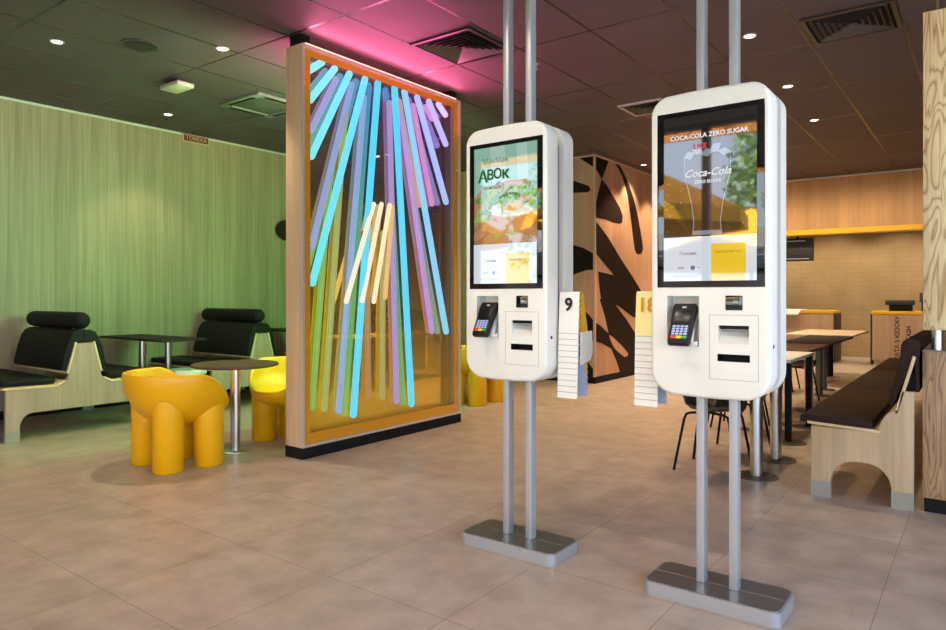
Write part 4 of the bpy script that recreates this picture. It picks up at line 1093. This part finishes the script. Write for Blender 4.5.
tree(-2.9, -12.2, 4.2, 2.4, 5200, 'green leafy tree outside the front windows, nearer to the right', 1)
tree(-9.5, -12, 3.4, 2.4, 1600, 'green leafy tree outside the front windows, farther left', 2)
tree(3.4, -14, 3.6, 2.6, 1600, 'green leafy tree outside the front windows, farthest right', 3)
t = thing('slatted_awning', 'slatted wooden awning outside above the front windows', 'awning', (-2, -3, 3.75))
for k in range(14):
    bm = BM(); box(bm, -9, 3, -2.55-k*.17-.09, -2.55-k*.17, 3.72, 3.80); part('slat', bm, plain('awning_wood', srgb(230, 156, 66), .6), t, smooth=0)
for x in (-8.8, -3, 2.8):
    bm = BM(); box(bm, x-.04, x+.04, -5.0, YF-.26, 3.80, 3.88); part('beam', bm, FRAME, t, smooth=0)

# ------------------------------------------------------------------ light
w = bpy.data.worlds.new('sky'); SC.world = w; w.use_nodes = True
nt = w.node_tree; bg = nt.nodes['Background']
tc = nt.nodes.new('ShaderNodeTexCoord'); sp = nt.nodes.new('ShaderNodeSeparateXYZ'); nt.links.new(tc.outputs['Generated'], sp.inputs[0])
rp = nt.nodes.new('ShaderNodeValToRGB'); cr = rp.color_ramp
cr.elements[0].position = 0; cr.elements[0].color = (.80, .89, 1, 1)
cr.elements[1].position = .8; cr.elements[1].color = (.30, .52, .95, 1)
nt.links.new(sp.outputs['Z'], rp.inputs['Fac']); nt.links.new(rp.outputs['Color'], bg.inputs['Color'])
bg.inputs['Strength'].default_value = 4.9

def area(name, loc, rot, sx, sy, energy, col, portal=False, spread=None):
    l = bpy.data.lights.new(name, 'AREA'); l.shape = 'RECTANGLE'; l.size = sx; l.size_y = sy; l.energy = energy; l.color = col
    if spread: l.spread = math.radians(spread)
    o = bpy.data.objects.new(name, l); COL.objects.link(o); o.location = loc; o.rotation_euler = rot
    if portal: l.cycles.is_portal = True
    return o
area('portal_front', (-1.75, YF-.14, 1.65), (PI/2, 0, 0), 8.3, 3.3, 1, (1, 1, 1), True)
area('portal_right', (XR+.14, 1.15, 1.6), (PI/2, 0, PI/2), 6.7, 3.2, 1, (1, 1, 1), True)
sun = bpy.data.lights.new('sun', 'SUN'); sun.energy = 38.0; sun.angle = math.radians(3); sun.color = (1, .95, .86)
so = bpy.data.objects.new('sun', sun); COL.objects.link(so); so.rotation_euler = (math.radians(38), 0, math.radians(190))

def spot(x, y, e, col=(1, .80, .55), ang=95, z=H-.03, tilt=0):
    l = bpy.data.lights.new('downlight_or_fill', 'SPOT'); l.energy = e; l.color = col; l.spot_size = math.radians(ang); l.spot_blend = .5; l.shadow_soft_size = .05
    o = bpy.data.objects.new('downlight_or_fill', l); COL.objects.link(o); o.location = (x, y, z); o.rotation_euler = (math.radians(tilt), 0, 0)
for x, y, _ in spots: spot(x, y, {-6.13: 60, -5.18: 150, -7.56: 45}.get(x, 90))
for x, y in ((-3.2, 6.6), (-3.2, 8.6), (-4.15, 9.9), (-4.15, 11.2), (-3, 11.5)): spot(x, y, 130 if x < -4 else 260, (1, .71, .44))
for x in (-3.8, -2.6, -1.4, -.2): spot(x, 15.6, 120, (1, .84, .62), 110)
for x in (-3.6, -2.4, -1.2): spot(x, 11.2, 120, (1, .74, .46), 120, tilt=30)
for x, y in ((-2.6, 1.0), (-1.5, 1.2), (-.4, 1.0), (-2.4, 2.0)): spot(x, y, 46, (1, .86, .70), 120)      # added lamps out of view, warming the kiosk fronts
# LED strips on top of the cabinet throw colour over the ceiling
area('cabinet_strip_front', (-4.325, 4.56, CZ1+.02), (0, math.radians(-100), 0), .03, 1.95, 9, (1, .16, .34), spread=120)
area('cabinet_strip_rear', (-4.55, 4.56, CZ1+.02), (0, math.radians(100), 0), .03, 1.95, 5, (1, .10, .34), spread=120)
# added fill lamps outside the glass, spreading pink over the ceiling for the tubes' glow
area('pink_fill_front', (-4.28, 4.56, 2.85), (0, math.radians(-140), 0), .1, 1.9, 26, (1, .13, .36), spread=150)
area('pink_fill_rear', (-4.60, 4.56, 2.95), (0, math.radians(140), 0), .1, 1.9, 26, (.95, .10, .40), spread=150)

# ------------------------------------------------------------------ camera
cam = bpy.data.cameras.new('camera'); co = bpy.data.objects.new('camera', cam); COL.objects.link(co)
cam.sensor_width = 36; cam.lens = 685/946*36; cam.shift_y = -19/946; cam.clip_start = .05
co.location = (0, 0, 1.3); co.rotation_euler = (PI/2, 0, math.atan(512/685))
SC.camera = co
SC.view_settings.view_transform = 'Standard'; SC.view_settings.look = 'None'
SC.view_settings.exposure = 0; SC.view_settings.gamma = 1; SC.view_settings.use_curve_mapping = False
SC.cycles.max_bounces = 10; SC.cycles.glossy_bounces = 5; SC.cycles.transparent_max_bounces = 12
SC.cycles.sample_clamp_indirect = 6; SC.cycles.use_denoising = True
SC.cycles.caustics_reflective = False
